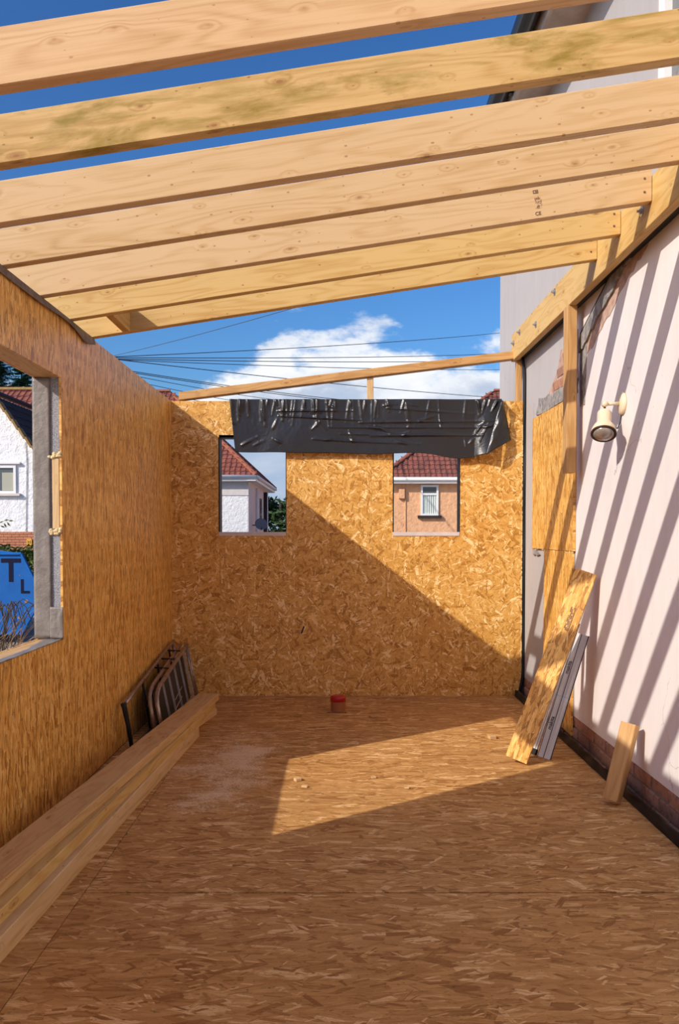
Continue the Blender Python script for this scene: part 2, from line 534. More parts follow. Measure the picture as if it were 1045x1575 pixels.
cement = simple('grey_cement', (0.38, 0.355, 0.33), 0.9, nscale=24.0, col2=(0.17, 0.155, 0.145), bump=0.9, bdist=0.012)
raw_brick = simple('exposed_pink_brickwork', (0.60, 0.42, 0.32), 0.9, nscale=16.0, col2=(0.36, 0.21, 0.155), bump=0.9, bdist=0.012)
mortar = simple('old_mortar', (0.25, 0.19, 0.16), 0.95, nscale=30.0, bump=0.7)
void_dark = simple('dark_subfloor', (0.035, 0.03, 0.028), 0.9, nscale=10.0)


def brick_mat(name, a, b, c):
    m, g = material(name)
    P = g.coords()
    col = g.ramp(g.rand(), [(0.0, a), (0.5, b), (1.0, c)])
    n = g.noise(P, 26.0, 4.0, 0.65)
    col = g.mix(g.n('ShaderNodeMapRange', None, Value=n, From_Min=0.5, From_Max=0.72, To_Min=0.0, To_Max=0.7).outputs[0], col, (0.10, 0.065, 0.05))
    g.out(col, 0.9, g.bump(n, 0.8, 0.01), spec=0.2)
    return m


brick_m = brick_mat('red_brown_brick', (0.36, 0.17, 0.11), (0.45, 0.235, 0.155), (0.33, 0.18, 0.135))
brick_far = brick_mat('orange_brick', (0.50, 0.19, 0.105), (0.58, 0.25, 0.14), (0.46, 0.17, 0.10))

metal_alu = simple('brushed_aluminium', (0.62, 0.60, 0.585), 0.38, metal=0.75, nscale=18.0, namt=0.15)
metal_old = simple('worn_aluminium', (0.50, 0.42, 0.37), 0.38, metal=0.8, nscale=22.0, col2=(0.30, 0.22, 0.18))
rail_white = simple('anodised_aluminium', (0.76, 0.73, 0.70), 0.45, metal=0.1, nscale=12.0, namt=0.1)
rubber = simple('black_rubber', (0.012, 0.012, 0.012), 0.5)
zinc = simple('zinc_plated_steel', (0.48, 0.50, 0.53), 0.35, metal=0.9)
cream = simple('cream_enamel', (0.80, 0.66, 0.46), 0.35, spec=0.5)
bulb_glass = simple('dull_reflector_glass', (0.46, 0.40, 0.36), 0.22, metal=0.4, nscale=40.0, namt=0.25)
lamp_dark = simple('dark_lamp_rim', (0.07, 0.03, 0.015), 0.5)
red_cap = simple('red_plastic_cap', (0.46, 0.012, 0.014), 0.28, spec=0.5)
pipe_brown = simple('terracotta_drain_pipe', (0.36, 0.13, 0.045), 0.4)
ink = simple('black_print', (0.045, 0.03, 0.028), 0.7)
ink_brown = simple('faded_brown_print', (0.17, 0.085, 0.06), 0.7)
pvc = simple('white_pvc', (0.80, 0.79, 0.78), 0.4)
gutter_black = simple('black_gutter', (0.012, 0.012, 0.013), 0.3, spec=0.5)
soffit_m = simple('weathered_soffit', (0.60, 0.51, 0.45), 0.8, nscale=6.0, namt=0.3)
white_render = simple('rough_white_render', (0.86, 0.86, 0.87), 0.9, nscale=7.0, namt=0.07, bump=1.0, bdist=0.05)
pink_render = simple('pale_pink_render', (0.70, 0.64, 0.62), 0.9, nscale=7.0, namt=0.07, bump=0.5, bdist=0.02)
orange_render = simple('orange_textured_render', (0.80, 0.44, 0.235), 0.9, nscale=5.0, namt=0.16, bump=1.0, bdist=0.05)
dark_sill = simple('dark_brown_sill', (0.035, 0.022, 0.018), 0.5)
curtain_m = simple('pale_net_curtain', (0.60, 0.66, 0.62), 0.8, nscale=30.0, namt=0.3)
blind_m = simple('beige_roller_blind', (0.40, 0.40, 0.32), 0.7)
m_, g_ = material('window_glass')
g_.out((0.10, 0.11, 0.115), 0.06, spec=0.8)
glass_dark = m_
tile_red = simple('red_clay_pantile', (0.28, 0.085, 0.055), 0.75, nscale=5.0, col2=(0.15, 0.045, 0.034))
tile_brown = simple('weathered_clay_pantile', (0.27, 0.085, 0.058), 0.75, nscale=4.0, col2=(0.115, 0.048, 0.040))
tile_dark = simple('shade_dark_pantile', (0.045, 0.032, 0.03), 0.8, nscale=5.0)  # near-black: shade painted into the gable's right slope; also the roof bodies
hip_red = simple('terracotta_ridge_tile', (0.36, 0.115, 0.065), 0.8, nscale=6.0, namt=0.4)
ridge_moss = simple('lichened_ridge_tile', (0.36, 0.21, 0.06), 0.9, nscale=9.0, col2=(0.22, 0.14, 0.07))
skip_blue = simple('scuffed_blue_paint', (0.008, 0.120, 0.42), 0.5, nscale=3.0, col2=(0.006, 0.095, 0.35), spec=0.25)
skip_navy = simple('navy_lettering', (0.005, 0.007, 0.03), 0.7, spec=0.15)
rust = simple('rust_patch', (0.32, 0.20, 0.17), 0.9, nscale=30.0)
cable_m = simple('grey_cable', (0.05, 0.06, 0.075), 0.6)
pole_m = simple('creosoted_pole', (0.10, 0.07, 0.05), 0.9, nscale=9.0)
bark = simple('dark_bark', (0.08, 0.06, 0.045), 0.9, nscale=14.0)


def leafy(name, a, b):
    m, g = material(name)
    pos = g.n('ShaderNodeNewGeometry').outputs['Position']
    n = g.noise(pos, 3.0, 4.0, 0.7)
    g.out(g.ramp(n, [(0.3, a), (0.7, b)]), 0.6, spec=0.3)
    return m


leaf_dark = leafy('dark_foliage', (0.012, 0.03, 0.008), (0.05, 0.10, 0.022))
leaf_hedge = leafy('hedge_foliage', (0.025, 0.05, 0.008), (0.10, 0.14, 0.022))
leaf_fir = leafy('conifer_foliage', (0.015, 0.05, 0.03), (0.05, 0.13, 0.07))
straw = leafy('dry_straw', (0.16, 0.085, 0.04), (0.46, 0.30, 0.16))
m_, g_ = material('ground')
pos_ = g_.n('ShaderNodeNewGeometry').outputs['Position']
g_.out(g_.ramp(g_.noise(pos_, 0.6, 6.0, 0.6), [(0.35, (0.27, 0.23, 0.18)), (0.65, (0.36, 0.31, 0.25))]), 0.95)
ground_m = m_

# ================================================================== THE SHELL
XL, XR, YB, XW = -1.349, 1.43, 6.84, 1.51      # left wall face, floor edge, back wall face, old house wall face
HT = 2.385                                      # top of the panels
Y0 = -1.6                                       # room goes on behind the camera
OT = 0.011                                      # board thickness
WT = 0.135                                      # panel thickness

gr = MB().grid(8, 8, lambda u, v: (-180 + 360 * u, -60 + 420 * v, -0.25))
tag(gr.build('ground', ground_m), kind='structure')

# ---------------------------------------------------------------- floor of boards
floor = tag(empty('floor', (0, 3, 0)), kind='structure')
seams = [Y0, -0.527, 0.673, 1.873, 3.073, 4.273, 5.473, YB]
gap = 0.0016
for i in range(len(seams) - 1):
    for (x0, x1) in ((XL + 0.003, -0.936), (-0.936, XR)):
        a, b = seams[i], seams[i + 1]
        ga, gb_ = (0.0055 if abs(a - 3.073) < 0.01 and x0 > -1 else gap), (0.0055 if abs(b - 3.073) < 0.01 and x0 > -1 else gap)
        mb = MB().box(0, x1 - x0 - 2 * gap, 0, b - a - ga - gb_, -0.018, 0)
        mb.build('floor_board', osb_floor, floor, Matrix.Translation((x0 + gap, a + ga, 0)))
MB().box(XL - 0.2, 1.60, Y0, YB + 0.1, -0.235, -0.02).build('subfloor', void_dark, floor)


def board(parent, mat, origin, xdir, ydir, poly, w0, w1, name='osb_board'):
    M = basis(origin, xdir, ydir)
    return MB().prism(poly, w0, w1).build(name, mat, parent, M)


# ---------------------------------------------------------------- left wall (insulated panels with a window opening)
WY0, WY1, WZ0, WZ1 = 2.775, 4.128, 0.802, 2.078
wl = tag(empty('wall_left', (XL, 3, 0)), kind='structure')
YW = -1.6                                     # the panel wall stops beside the camera
ys = [YW, 1.046, 2.246, 3.446, 4.652, 5.852, YB]


def notch(a, b):
    """outline (z, y) of a board from y=a to y=b less the window opening"""
    if b <= WY0 or a >= WY1:
        return [(0, a), (HT, a), (HT, b), (0, b)]
    if a < WY0:
        return [(0, a), (HT, a), (HT, b), (WZ1, b), (WZ1, WY0), (WZ0, WY0), (WZ0, b), (0, b)]
    return [(0, a), (WZ0, a), (WZ0, WY1), (WZ1, WY1), (WZ1, a), (HT, a), (HT, b), (0, b)]


for side in (0, 1):
    for a, b in zip(ys[:-1], ys[1:]):
        poly = [(u, v - a) for u, v in notch(a + 0.0008, b - 0.0008)]
        top = 0 if side == 0 else WT - OT
        board(wl, osb_wall, (XL - top, a, 0), (0, 0, 1), (0, 1, 0), poly, 0, OT)
core = MB()
for (a, b, z0, z1) in ((YW, WY0 - 0.05, 0.0, 2.33), (WY1 + 0.004, YB + 0.13, 0.0, 2.33), (WY0 - 0.05, WY1 + 0.004, 0.0, WZ0 - 0.03), (WY0 - 0.05, WY1 + 0.004, WZ1 + 0.05, 2.33)):
    core.box(XL - WT + OT, XL - OT, a, b, z0, z1)
core.build('polystyrene_core', eps_core, wl)
timber('top_plate', (XL - WT / 2, YW, 2.352), (XL - WT / 2, YB, 2.352), 0.11, 0.044, wood_brown, parent=wl)
timber('lintel', (XL - WT / 2, WY0 - 0.04, WZ1 + 0.025), (XL - WT / 2, WY1 + 0.003, WZ1 + 0.025), 0.112, 0.048, wood_brown, parent=wl)
timber('jamb_stud', (XL - WT / 2, WY0 - 0.025, WZ0), (XL - WT / 2, WY0 - 0.025, WZ1), 0.112, 0.048, wood_brown, up=(0, 1, 0), parent=wl)
timber('sill_plate', (XL - WT / 2, WY0 - 0.04, WZ0 - 0.018), (XL - WT / 2, WY1 + 0.003, WZ0 - 0.018), 0.112, 0.034, wood_stack, parent=wl)
timber('jamb_block', (XL - 0.030, WY1 + 0.016, 1.345), (XL - 0.030, WY1 + 0.016, 1.685), 0.036, 0.034, wood_pale, up=(0, 1, 0), parent=wl)
for zz in (1.33, 1.70):
    mb = MB()
    for k in range(14):
        bx, bz = R.uniform(-0.026, 0.026), R.uniform(-0.012, 0.012)
        q = [(r * 1.0, z) for r, z in ((0.002, -0.008), (0.009, -0.005), (0.011, 0), (0.008, 0.006), (0.002, 0.009))]
        t = MB().lathe(q, 8)
        mb.add([(p[0] + bx, p[1] * 0.9, p[2] + bz) for p in t.v], t.f)
    mb.build('foam_bead', foam, wl, Matrix.Translation((XL - 0.034, WY1 + 0.001, zz)), True)


def wr(x, y, s, a):
    return a * mnoise.noise(Vector((x * s, y * s, 3.1)))


# grey membrane on the outer half of the far jamb, wrapped over the sill corner
mb = MB()
mb.grid(8, 60, lambda u, v: (XL - 0.056 - 0.084 * u, WY1 - 0.003 - abs(wr(u * 0.12, v * 1.28, 16, 0.0045)), WZ0 + 0.005 + 1.27 * v))
solid(mb.build('jamb_membrane', membrane, wl, smooth=True), 0.0015)
mb = MB()
mb.grid(14, 14, lambda u, v: (XL + 0.002 - 0.064 * u, WY1 - 0.005 - abs(wr(u * 0.12 + 4, v * 0.16, 18, 0.005)), WZ0 + 0.004 + 0.155 * v))
solid(mb.build('corner_membrane', membrane, wl, smooth=True), 0.0015)
mb = MB()
mb.grid(8, 40, lambda u, v: (XL + 0.003 - 0.045 * u - (0.05 * max(0, (v - 0.72) / 0.28) * u), WY0 + (WY1 - WY0 - 0.004) * v, WZ0 + 0.002 + abs(wr(u + 9, v * 3, 6, 0.005))))
solid(mb.build('sill_membrane', membrane, wl, smooth=True), 0.0015)
# felt lapped over the top edge of the wall, ragged below
def felt_pt(u, v):
    y = 0.4 + 4.26 * u
    drop = 0.035 + 0.016 * mnoise.noise(Vector((y * 2.3, 0, 1))) + (0.03 * math.exp(-((y - 4.5) / 0.12) ** 2))
    if v < 0.35:
        return (XL - 0.10 + (0.106) * (v / 0.35), y, HT + 0.004 + wr(y, v, 5, 0.002))
    w = (v - 0.35) / 0.65
    return (XL + 0.006 + 0.012 * w * (0.5 + mnoise.noise(Vector((y * 3, w, 7)))) + 0.004, y, HT + 0.004 - drop * w)
mb = MB().grid(150, 10, felt_pt)
solid(mb.build('felt_strip', felt, wl, smooth=True), 0.0015)

# ---------------------------------------------------------------- back wall
wb = tag(empty('wall_back', (0, YB, 0)), kind='structure')
B1X0, B1X1 = -0.965, -0.425
B2X0, B2X1 = 0.442, 0.979
BZ0, BZ1 = 1.30, 2.093
xs = [XL, -0.918, 0.267, 1.486]


def back_boards(y, w0, w1):
    polys = [
        # left strip up to the window
        [(XL, 0), (-0.918, 0), (-0.918, BZ0), (B1X0, BZ0), (B1X0, BZ1), (-0.9075, BZ1), (-0.9075, HT), (XL, HT)],
        [(-0.9065, BZ1), (-0.875, BZ1), (-0.875, HT), (-0.9065, HT)],
        # middle board, notched for window one
        [(-0.917, 0), (0.266, 0), (0.266, HT), (-0.874, HT), (-0.874, BZ1), (B1X1, BZ1), (B1X1, BZ0), (-0.917, BZ0)],
        # right board, split at window two
        [(0.267, 0), (1.486, 0), (1.486, HT), (0.267, HT), (0.267, BZ1), (B2X1, BZ1), (B2X1, BZ0), (B2X0, BZ0), (B2X0, BZ1 - 0.0005), (0.267, BZ1 - 0.0005)],
    ]
    for p in polys:
        x0 = p[0][0]
        board(wb, osb_back, (x0, y, 0), (1, 0, 0), (0, 0, 1), [(u - x0, v) for u, v in p], w0, w1)


back_boards(YB, -OT, 0)
back_boards(YB + WT - OT, -OT, 0)
core = MB()
for (x0, x1, z0, z1) in ((XL + 0.002, B1X0 - 0.004, 0, 2.33), (B1X1 + 0.004, B2X0 - 0.004, 0, 2.33), (B2X1 + 0.004, 1.484, 0, 2.33),
                         (B1X0 - 0.004, B1X1 + 0.004, 0, BZ0 - 0.02), (B2X0 - 0.004, B2X1 + 0.004, 0, BZ0 - 0.02),
                         (B1X0 - 0.004, B1X1 + 0.004, BZ1 + 0.02, 2.33), (B2X0 - 0.004, B2X1 + 0.004, BZ1 + 0.02, 2.33)):
    core.box(x0, x1, YB + OT, YB + WT - OT, z0, z1)
core.build('polystyrene_core', eps_core, wb)
timber('top_plate', (XL + 0.002, YB + WT / 2, 2.355), (1.48, YB + WT / 2, 2.355), 0.11, 0.05, wood_yellow, parent=wb)
for (x0, x1) in ((B1X0, B1X1), (B2X0, B2X1)):
    MB().box(x0 - 0.003, x1 - 0.001, YB - 0.004, YB + WT + 0.03, 1.300, 1.331).build('window_sill', white_board, wb)
    MB().box(x0 - 0.004, x0 + 0.005, YB - 0.002, YB + WT, 1.331, BZ1).build('jamb_tape', black_dpc, wb)
    MB().box(x1 - 0.002, x1 + 0.003, YB - 0.001, YB + WT, 1.331, BZ1).build('jamb_tape', black_dpc, wb)
    MB().box(x0, x1, YB + 0.0, YB + WT, BZ1 - 0.001, BZ1 + 0.02).build('window_head', black_dpc, wb)
MB().box(-0.006, 0.006, -0.002, 0.004, -0.035, 0.028).build('knot_hole', void_dark, wb, Matrix.Translation((-0.29, YB, 0.54)) @ Matrix.Rotation(0.35, 4, 'Y'))

# ---------------------------------------------------------------- old house wall on the right
YC = 7.94                                      # corner of the old house
ZS = 4.47                                      # soffit
wrt = tag(empty('wall_right', (XW, 3, 0)), kind='structure')
PB = 0.150
YP = 5.375                                     # the filled opening starts here


def wx(u, v, w):                                # wall coordinates (y, z, out of the wall)
    return (XW - w, u, v)


UW0, UW1, UZ0, UZ1 = 2.85, 4.065, 3.30, 4.36    # upstairs window
core = MB().box(XW + 0.012, XW + 0.30, -3.0, UW0, -0.25, ZS + 0.2).box(XW + 0.012, XW + 0.30, UW1, YC, -0.25, ZS + 0.2)
core.box(XW + 0.012, XW + 0.30, UW0, UW1, -0.25, UZ0).box(XW + 0.012, XW + 0.30, UW0, UW1, UZ1, ZS + 0.2)
core.box(XW + 0.30, 8.0, YC - 0.3, YC, -0.25, ZS + 0.2)
core.build('masonry', mortar, wrt)
ZU = 3.02
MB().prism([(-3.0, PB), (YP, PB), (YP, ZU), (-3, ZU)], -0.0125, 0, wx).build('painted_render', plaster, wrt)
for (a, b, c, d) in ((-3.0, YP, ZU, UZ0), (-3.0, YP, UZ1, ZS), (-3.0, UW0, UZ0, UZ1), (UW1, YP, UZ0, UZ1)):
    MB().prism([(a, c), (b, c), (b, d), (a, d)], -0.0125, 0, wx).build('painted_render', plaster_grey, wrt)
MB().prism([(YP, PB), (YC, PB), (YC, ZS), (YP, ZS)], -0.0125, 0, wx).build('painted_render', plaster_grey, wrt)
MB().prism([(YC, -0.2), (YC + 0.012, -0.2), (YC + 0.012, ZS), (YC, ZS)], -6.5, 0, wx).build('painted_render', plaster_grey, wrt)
# exposed courses of brick below the render
brick_meshes = []
for k in range(4):
    rr = random.Random(k)
    b = MB().cbox(-0.1075, 0.1075, -0.05, 0.05, -0.0325, 0.0325, 0.005)
    b.v = [(p[0], p[1] + rr.uniform(-0.004, 0.004), p[2] + rr.uniform(-0.003, 0.003)) for p in b.v]
    me = b.mesh('brick')
    me.materials.append(brick_m)
    brick_meshes.append(me)
kk = 0
for c in range(3):
    z = PB - 0.035 - 0.075 * c
    y = 2.6 + (0.1125 if c % 2 else 0)
    while y < YB + 0.15:
        M = basis((XW + 0.052 + R.uniform(-0.004, 0.006), y, z), (0, 1, 0), (-1, 0, 0))
        put('brick', brick_meshes[kk % 4], None, wrt, M)
        kk += 1
        y += 0.225
# old roof scar: cement fillet and hacked-off brick running down to the back
def scar(off0, off1, y0, y1, seed, jag, w, name, mat):
    rr = random.Random(seed)
    n = 34
    top, bot = [], []
    for i in range(n + 1):
        y = y0 + (y1 - y0) * i / n
        zl = 2.79 - 0.333 * (y - 4.52)
        top.append((y, zl + off0 + rr.uniform(-jag, jag) * 0.5))
        bot.append((y, zl + off1 + rr.uniform(-jag, jag)))
    MB().prism(top + bot[::-1], -0.003, w, wx).build(name, mat, wrt)


scar(0.0, -0.095, 3.9, 5.30, 3, 0.012, 0.016, 'cement_fillet', cement)
scar(-0.085, -0.175, 3.7, 5.30, 5, 0.014, 0.003, 'hacked_brickwork', raw_brick)
scar(0.035, 0.012, 3.9, 5.30, 8, 0.003, 0.006, 'old_flashing', void_dark)
rr = random.Random(2)
def jagpoly(pts, j=0.012, n=5):
    out = []
    for a, b in zip(pts, pts[1:] + pts[:1]):
        for k in range(n):
            t = k / n
            out.append((a[0] + (b[0] - a[0]) * t + rr.uniform(-j, j), a[1] + (b[1] - a[1]) * t + rr.uniform(-j, j)))
    return out
MB().prism(jagpoly([(5.14, 2.50), (5.30, 2.52), (5.30, 2.12), (5.20, 2.12)]), -0.003, 0.005, wx).build('hacked_brickwork', cement, wrt)
MB().prism(jagpoly([(5.35, 2.60), (5.76, 2.55), (5.84, 2.45), (6.08, 2.32), (6.05, 2.26), (5.35, 2.26)]), -0.003, 0.004, wx).build('hacked_brickwork', raw_brick, wrt)
MB().prism(jagpoly([(5.35, 2.30), (6.02, 2.31), (6.37, 2.33), (6.44, 2.21), (5.35, 2.21)]), -0.003, 0.008, wx).build('cement_fillet', cement, wrt)
for (yy, zz, L) in ((5.60, 2.495, 0.19), (5.52, 2.415, 0.215), (5.75, 2.415, 0.19), (5.62, 2.335, 0.215), (5.85, 2.34, 0.2)):
    M = basis((XW + 0.0415, yy, zz), (0, 1, 0), (-1, 0, 0)) @ Matrix.Diagonal((L / 0.215, 1, 1, 1))
    put('brick', brick_meshes[kk % 4], None, wrt, M)
    kk += 1
# boards over the filled-in opening
board(wrt, osb_wall, (XW, 5.375, 1.207), (0, 0, 1), (0, 1, 0), [(0, 0), (0.985, 0), (0.99, 1.135), (0.0, 1.135)], 0.002, 0.020)
board(wrt, osb_wall, (XW, 5.40, 0.0), (0, 0, 1), (0, 1, 0), [(0.02, 0), (1.204, 0), (1.204, 0.75), (0.02, 0.75)], 0.002, 0.014)
MB().prism(jagpoly([(6.40, 1.20), (6.52, 1.22), (6.50, 1.15), (6.30, 1.16)], 0.01, 3), 0.0, 0.014, wx).build('cement_fillet', cement, wrt)
mb = MB()
for k in range(40):
    bx, bz = R.uniform(0, 1.12), R.uniform(-0.010, 0.010)
    t = MB().lathe([(0.001, -0.006), (0.008, -0.003), (0.009, 0.003), (0.001, 0.007)], 6)
    mb.add([(XW - 0.012 + p[0] * 0.7, 5.38 + bx + p[1], 1.203 + bz + p[2]) for p in t.v], t.f)
mb.build('foam_bead', foam, wrt)

# damp-proof membrane along the foot of the wall and up the back corner
def dpc_pt(u, v):
    y = 2.2 + (YB - 2.2) * u
    k = mnoise.noise(Vector((y * 6.0, v * 2, 0)))
    return (XR - 0.004 + 0.012 * v + 0.022 * v * k, y, -0.03 + (0.085 + 0.03 * mnoise.noise(Vector((y * 3.1, 0, 5)))) * v)
t1 = tag(MB().grid(220, 8, dpc_pt).build('trim_1', black_dpc, smooth=True), kind='structure')
solid(t1, 0.001)
def dpc_corner(u, v):
    z = 2.80 * v
    k = mnoise.noise(Vector((z * 3.0, u, 2)))
    bend = 0.03 * math.exp(-(z / 0.12) ** 2) + 0.02 * math.exp(-((z - 2.75) / 0.1) ** 2)
    return (1.487 + 0.022 * u + 0.004 * k - bend, YB - 0.012 - 0.006 * u + 0.006 * k, z)
t2 = tag(MB().grid(4, 160, dpc_corner).build('trim_2', black_dpc, smooth=True), kind='structure')
solid(t2, 0.002)
mb = MB()
for k in range(150):
    z = R.uniform(0.1, 2.2)
    t = MB().lathe([(0.001, -0.006), (0.004, -0.003), (0.005, 0.003), (0.001, 0.007)], 5)
    mb.add([(1.485 + p[0] + R.uniform(-.002, .002), YB - 0.002 + p[1], z + p[2] * 1.6) for p in t.v], t.f)
tag(mb.build('trim_3', foam), kind='structure')

# eaves of the old house
eav = tag(empty('eaves', (XW, 3, ZS)), kind='structure')
XF = 1.284
MB().box(XF, XW + 0.02, -3.0, YC + 0.2, ZS, ZS + 0.02).build('soffit', soffit_m, eav)
MB().box(XF - 0.02, XF, -3.0, YC + 0.22, ZS - 0.025, ZS + 0.20).build('fascia', soffit_m, eav)
sec = []
for k in range(13):
    a = math.pi * k / 12
    sec.append((XF - 0.092 - 0.066 * math.cos(a), ZS + 0.115 - 0.085 * math.sin(a)))
inner = [(x + (XF - 0.092 - x) * 0.08, z + 0.006) for x, z in sec[::-1]]
MB().prism(sec + inner, -3.0, YC + 0.25, lambda u, v, w: (u, w, v)).build('gutter', gutter_black, eav)
for yy in (1.2, 2.2, 3.2, 4.2, 5.2, 6.2, 7.2):
    MB().box(XF - 0.05, XF, yy - 0.02, yy + 0.02, ZS + 0.02, ZS + 0.09).build('gutter_bracket', gutter_black, eav)
MB().prism([(XF - 0.10, ZS + 0.14), (8.0, ZS + 5.2), (8.0, ZS + 5.3), (XF - 0.10, ZS + 0.20)], -3.0, YC + 0.2, lambda u, v, w: (u, w, v)).build('roof_slope', tile_brown, eav)

# upstairs window of the old house
uw = tag(empty('window_1', (XW, 3.4, UZ0)), kind='structure')
fr = MB()
for (a, b, c, d) in ((UW0, UW0 + 0.07, UZ0, UZ1), (UW1 - 0.075, UW1, UZ0, UZ1), (UW0, UW1, UZ0, UZ0 + 0.07), (UW0, UW1, UZ1 - 0.07, UZ1), (3.40, 3.47, UZ0, UZ1)):
    fr.box(XW + 0.005, XW + 0.075, a, b, c, d)
fr.build('window_frame', pvc, uw)
MB().box(XW + 0.04, XW + 0.05, UW0 + 0.07, 3.40, UZ0 + 0.07, UZ1 - 0.07).build('window_pane', glass_dark, uw)
MB().box(XW + 0.04, XW + 0.05, 3.47, UW1 - 0.075, UZ0 + 0.07, UZ1 - 0.07).build('window_pane', glass_dark, uw)
MB().box(XW - 0.06, XW + 0.08, UW0 - 0.05, UW1 + 0.05, UZ0 - 0.05, UZ0).build('window_sill', cement, uw)

# ================================================================== ROOF TIMBERS
SL = 0.1533
ZB0 = 2.597
RY = [0.55, 0.96, 1.37, 1.78, 2.19, 2.59, 3.01, 3.41, 3.84, 4.26, 4.645]
RM = [wood_pale, wood_pale, wood_rough, wood_yellow, wood_rough, wood_green, wood_pale, wood_pale, wood_pale, wood_yellow, wood_yellow]
RL = [None, None, None, None,
      'pale sawn rafter crossing the top edge of the picture, nearest in view',
      'second visible rafter from the top, blotched with green mould stains',
      'third visible rafter from the top, pale with small knots',
      'fourth visible rafter from the top, pale with twin knots near the house',
      'fifth visible rafter from the top, printed with a small dark stamp',
      'sixth visible rafter from the top, yellower, second from the open end',
      'last yellowish rafter beside the open sky, lowest in the picture']
HIDDEN = ['first', 'second', 'third', 'fourth']
rafters = []
for i, y in enumerate(RY):
    hh = 0.147
    cosA = 1 / math.sqrt(1 + SL * SL)
    off = hh / 2 / cosA
    x0, x1 = XL - 0.30, 1.407
    a = (x0, y + 0.0235, ZB0 + SL * x0 + off)
    b = (x1, y + 0.0235, ZB0 + SL * x1 + off)
    o = timber('rafter', a, b, 0.047, hh, RM[i], plumb=True)
    lab = RL[i] or 'rafter overhead above the top edge of the picture, %s from the camera end' % HIDDEN[i]
    tag(o, lab, 'rafter', 'roof rafters')
    rafters.append(o)
    if i >= 6:
        for dz_ in (0.045, 0.105):
            M = Matrix.Translation((1.375, y - 0.0006, ZB0 + SL * 1.375 + dz_)) @ Matrix.Rotation(math.pi / 2, 4, 'X')
            MB().lathe([(0.001, -0.001), (0.0055, -0.0005), (0.0055, 0.001), (0.001, 0.0015)], 10).build('screw_head', ink_brown, o, M)


def print_marks(parent, M, marks, mat, name='stamp'):
    mb = MB()
    for (x, z, w, h) in marks:
        mb.add([(x - w / 2, 0, z - h / 2), (x + w / 2, 0, z - h / 2), (x + w / 2, 0, z + h / 2), (x - w / 2, 0, z + h / 2)], [(0, 1, 2, 3)])
    return mb.build(name, mat, parent, M)


def text(name, s, size, mat, parent, M, extrude=0.0003):
    cu = bpy.data.curves.new(name, 'FONT')
    cu.body = s
    cu.size = size
    cu.extrude = extrude
    cu.offset = size * 0.02
    cu.align_x = 'CENTER'
    cu.align_y = 'CENTER'
    cu.materials.append(mat)
    t = bpy.data.objects.new(name, cu)
    COL.objects.link(t)
    me = bpy.data.meshes.new_from_object(t.evaluated_get(bpy.context.evaluated_depsgraph_get()))
    bpy.data.objects.remove(t)
    bpy.data.curves.remove(cu)
    me.materials.clear()
    return put(name, me, mat, parent, M)


# grading stamp on the fifth visible rafter
r5 = rafters[8]
sx = at(826, 313, 3.84)
base = basis((sx.x, 3.84 - 0.0008, sx.z), (1, 0, SL), (0, 1, 0))
rr = random.Random(4)
marks = [(-0.008 + 0.005 * (k % 5), 0.058 - 0.006 * (k // 5), 0.0042, 0.0045) for k in range(15) if rr.random() < 0.9]
marks += [(0.006 + 0.004 * (k % 8) - 0.012, 0.028 - 0.005 * (k // 8), 0.003 * rr.uniform(.6, 1.3), 0.0035 * rr.uniform(.6, 1.2)) for k in range(88) if rr.random() < 0.62]
print_marks(r5, base, marks, ink_brown)
text('stamp_text', 'CE', 0.022, ink_brown, r5, base @ Matrix.Translation((0.0, 0, -0.046)) @ Matrix.Rotation(math.pi / 2, 4, 'X'))

nog = timber('noggin', (-1.16, 4.26 + 0.047, ZB0 + SL * -1.16 + 0.0745), (-1.16, 4.645, ZB0 + SL * -1.16 + 0.0745), 0.047, 0.145, wood_yellow)
tag(nog, 'short wooden noggin wedged between the two last rafters above the left wall', 'noggin')

led = timber('ledger_beam', (1.4335, Y0, 2.823), (1.4335, 6.93, 2.823), 0.047, 0.215, wood_yellow)
tag(led, 'long yellow timber ledger beam bolted along the old house wall under the rafters', 'beam')
for (px, py) in ((854, 449), (825, 499), (800, 511), (790.7, 528), (988, 325)):
    q = at(px, py, 1.0) - Vector((0, 0, EYE))
    k = 1.41 / q.x
    p = Vector((1.41, q.y * k, EYE + q.z * k))
    M = basis(p, (0, 1, 0), (0, 0, 1)) @ Matrix.Rotation(math.pi, 4, 'X')
    b = MB().lathe([(0.024, 0), (0.024, 0.003), (0.001, 0.0031)], 16).build('washer', zinc, led, M)
    MB().lathe([(0.012, 0.003), (0.012, 0.013), (0.001, 0.0131)], 6).build('bolt_nut', zinc, b, M)
    MB().lathe([(0.006, 0.013), (0.006, 0.024), (0.001, 0.0245)], 8).build('bolt_rod', zinc, b, M)
MB().box(1.458, XW - 0.002, Y0, 6.93, 2.735, 2.925).build('packing_strip', black_dpc, wrt)

stud = timber('hanging_stud', (1.432, 5.255, 1.695), (1.432, 5.255, 2.714), 0.09, 0.062, wood_brown, up=(1, 0, 0))
tag(stud, 'short upright timber stud hanging below the ledger beam beside the boarded opening', 'stud')
gb = timber('gable_rail', (XL + 0.06, YB + 0.05, 2.427), (1.452, YB + 0.05, 2.782 - 0.02), 0.09, 0.063, wood_brown, plumb=True)
tag(gb, 'sloping timber rail above the black sheet on the far wall', 'rail')
gs = timber('gable_strut', (0.257, YB + 0.05, 2.381), (0.257, YB + 0.05, 2.576), 0.047, 0.05, wood_pale, up=(1, 0, 0))
tag(gs, 'short upright strut between the sloping rail and the black sheet', 'strut')
gp = timber('gable_post', (1.461, YB + 0.05, 2.381), (1.461, YB + 0.05, 2.726), 0.047, 0.045, wood_brown, up=(1, 0, 0))
tag(gp, 'short corner post carrying the high end of the sloping rail', 'post')

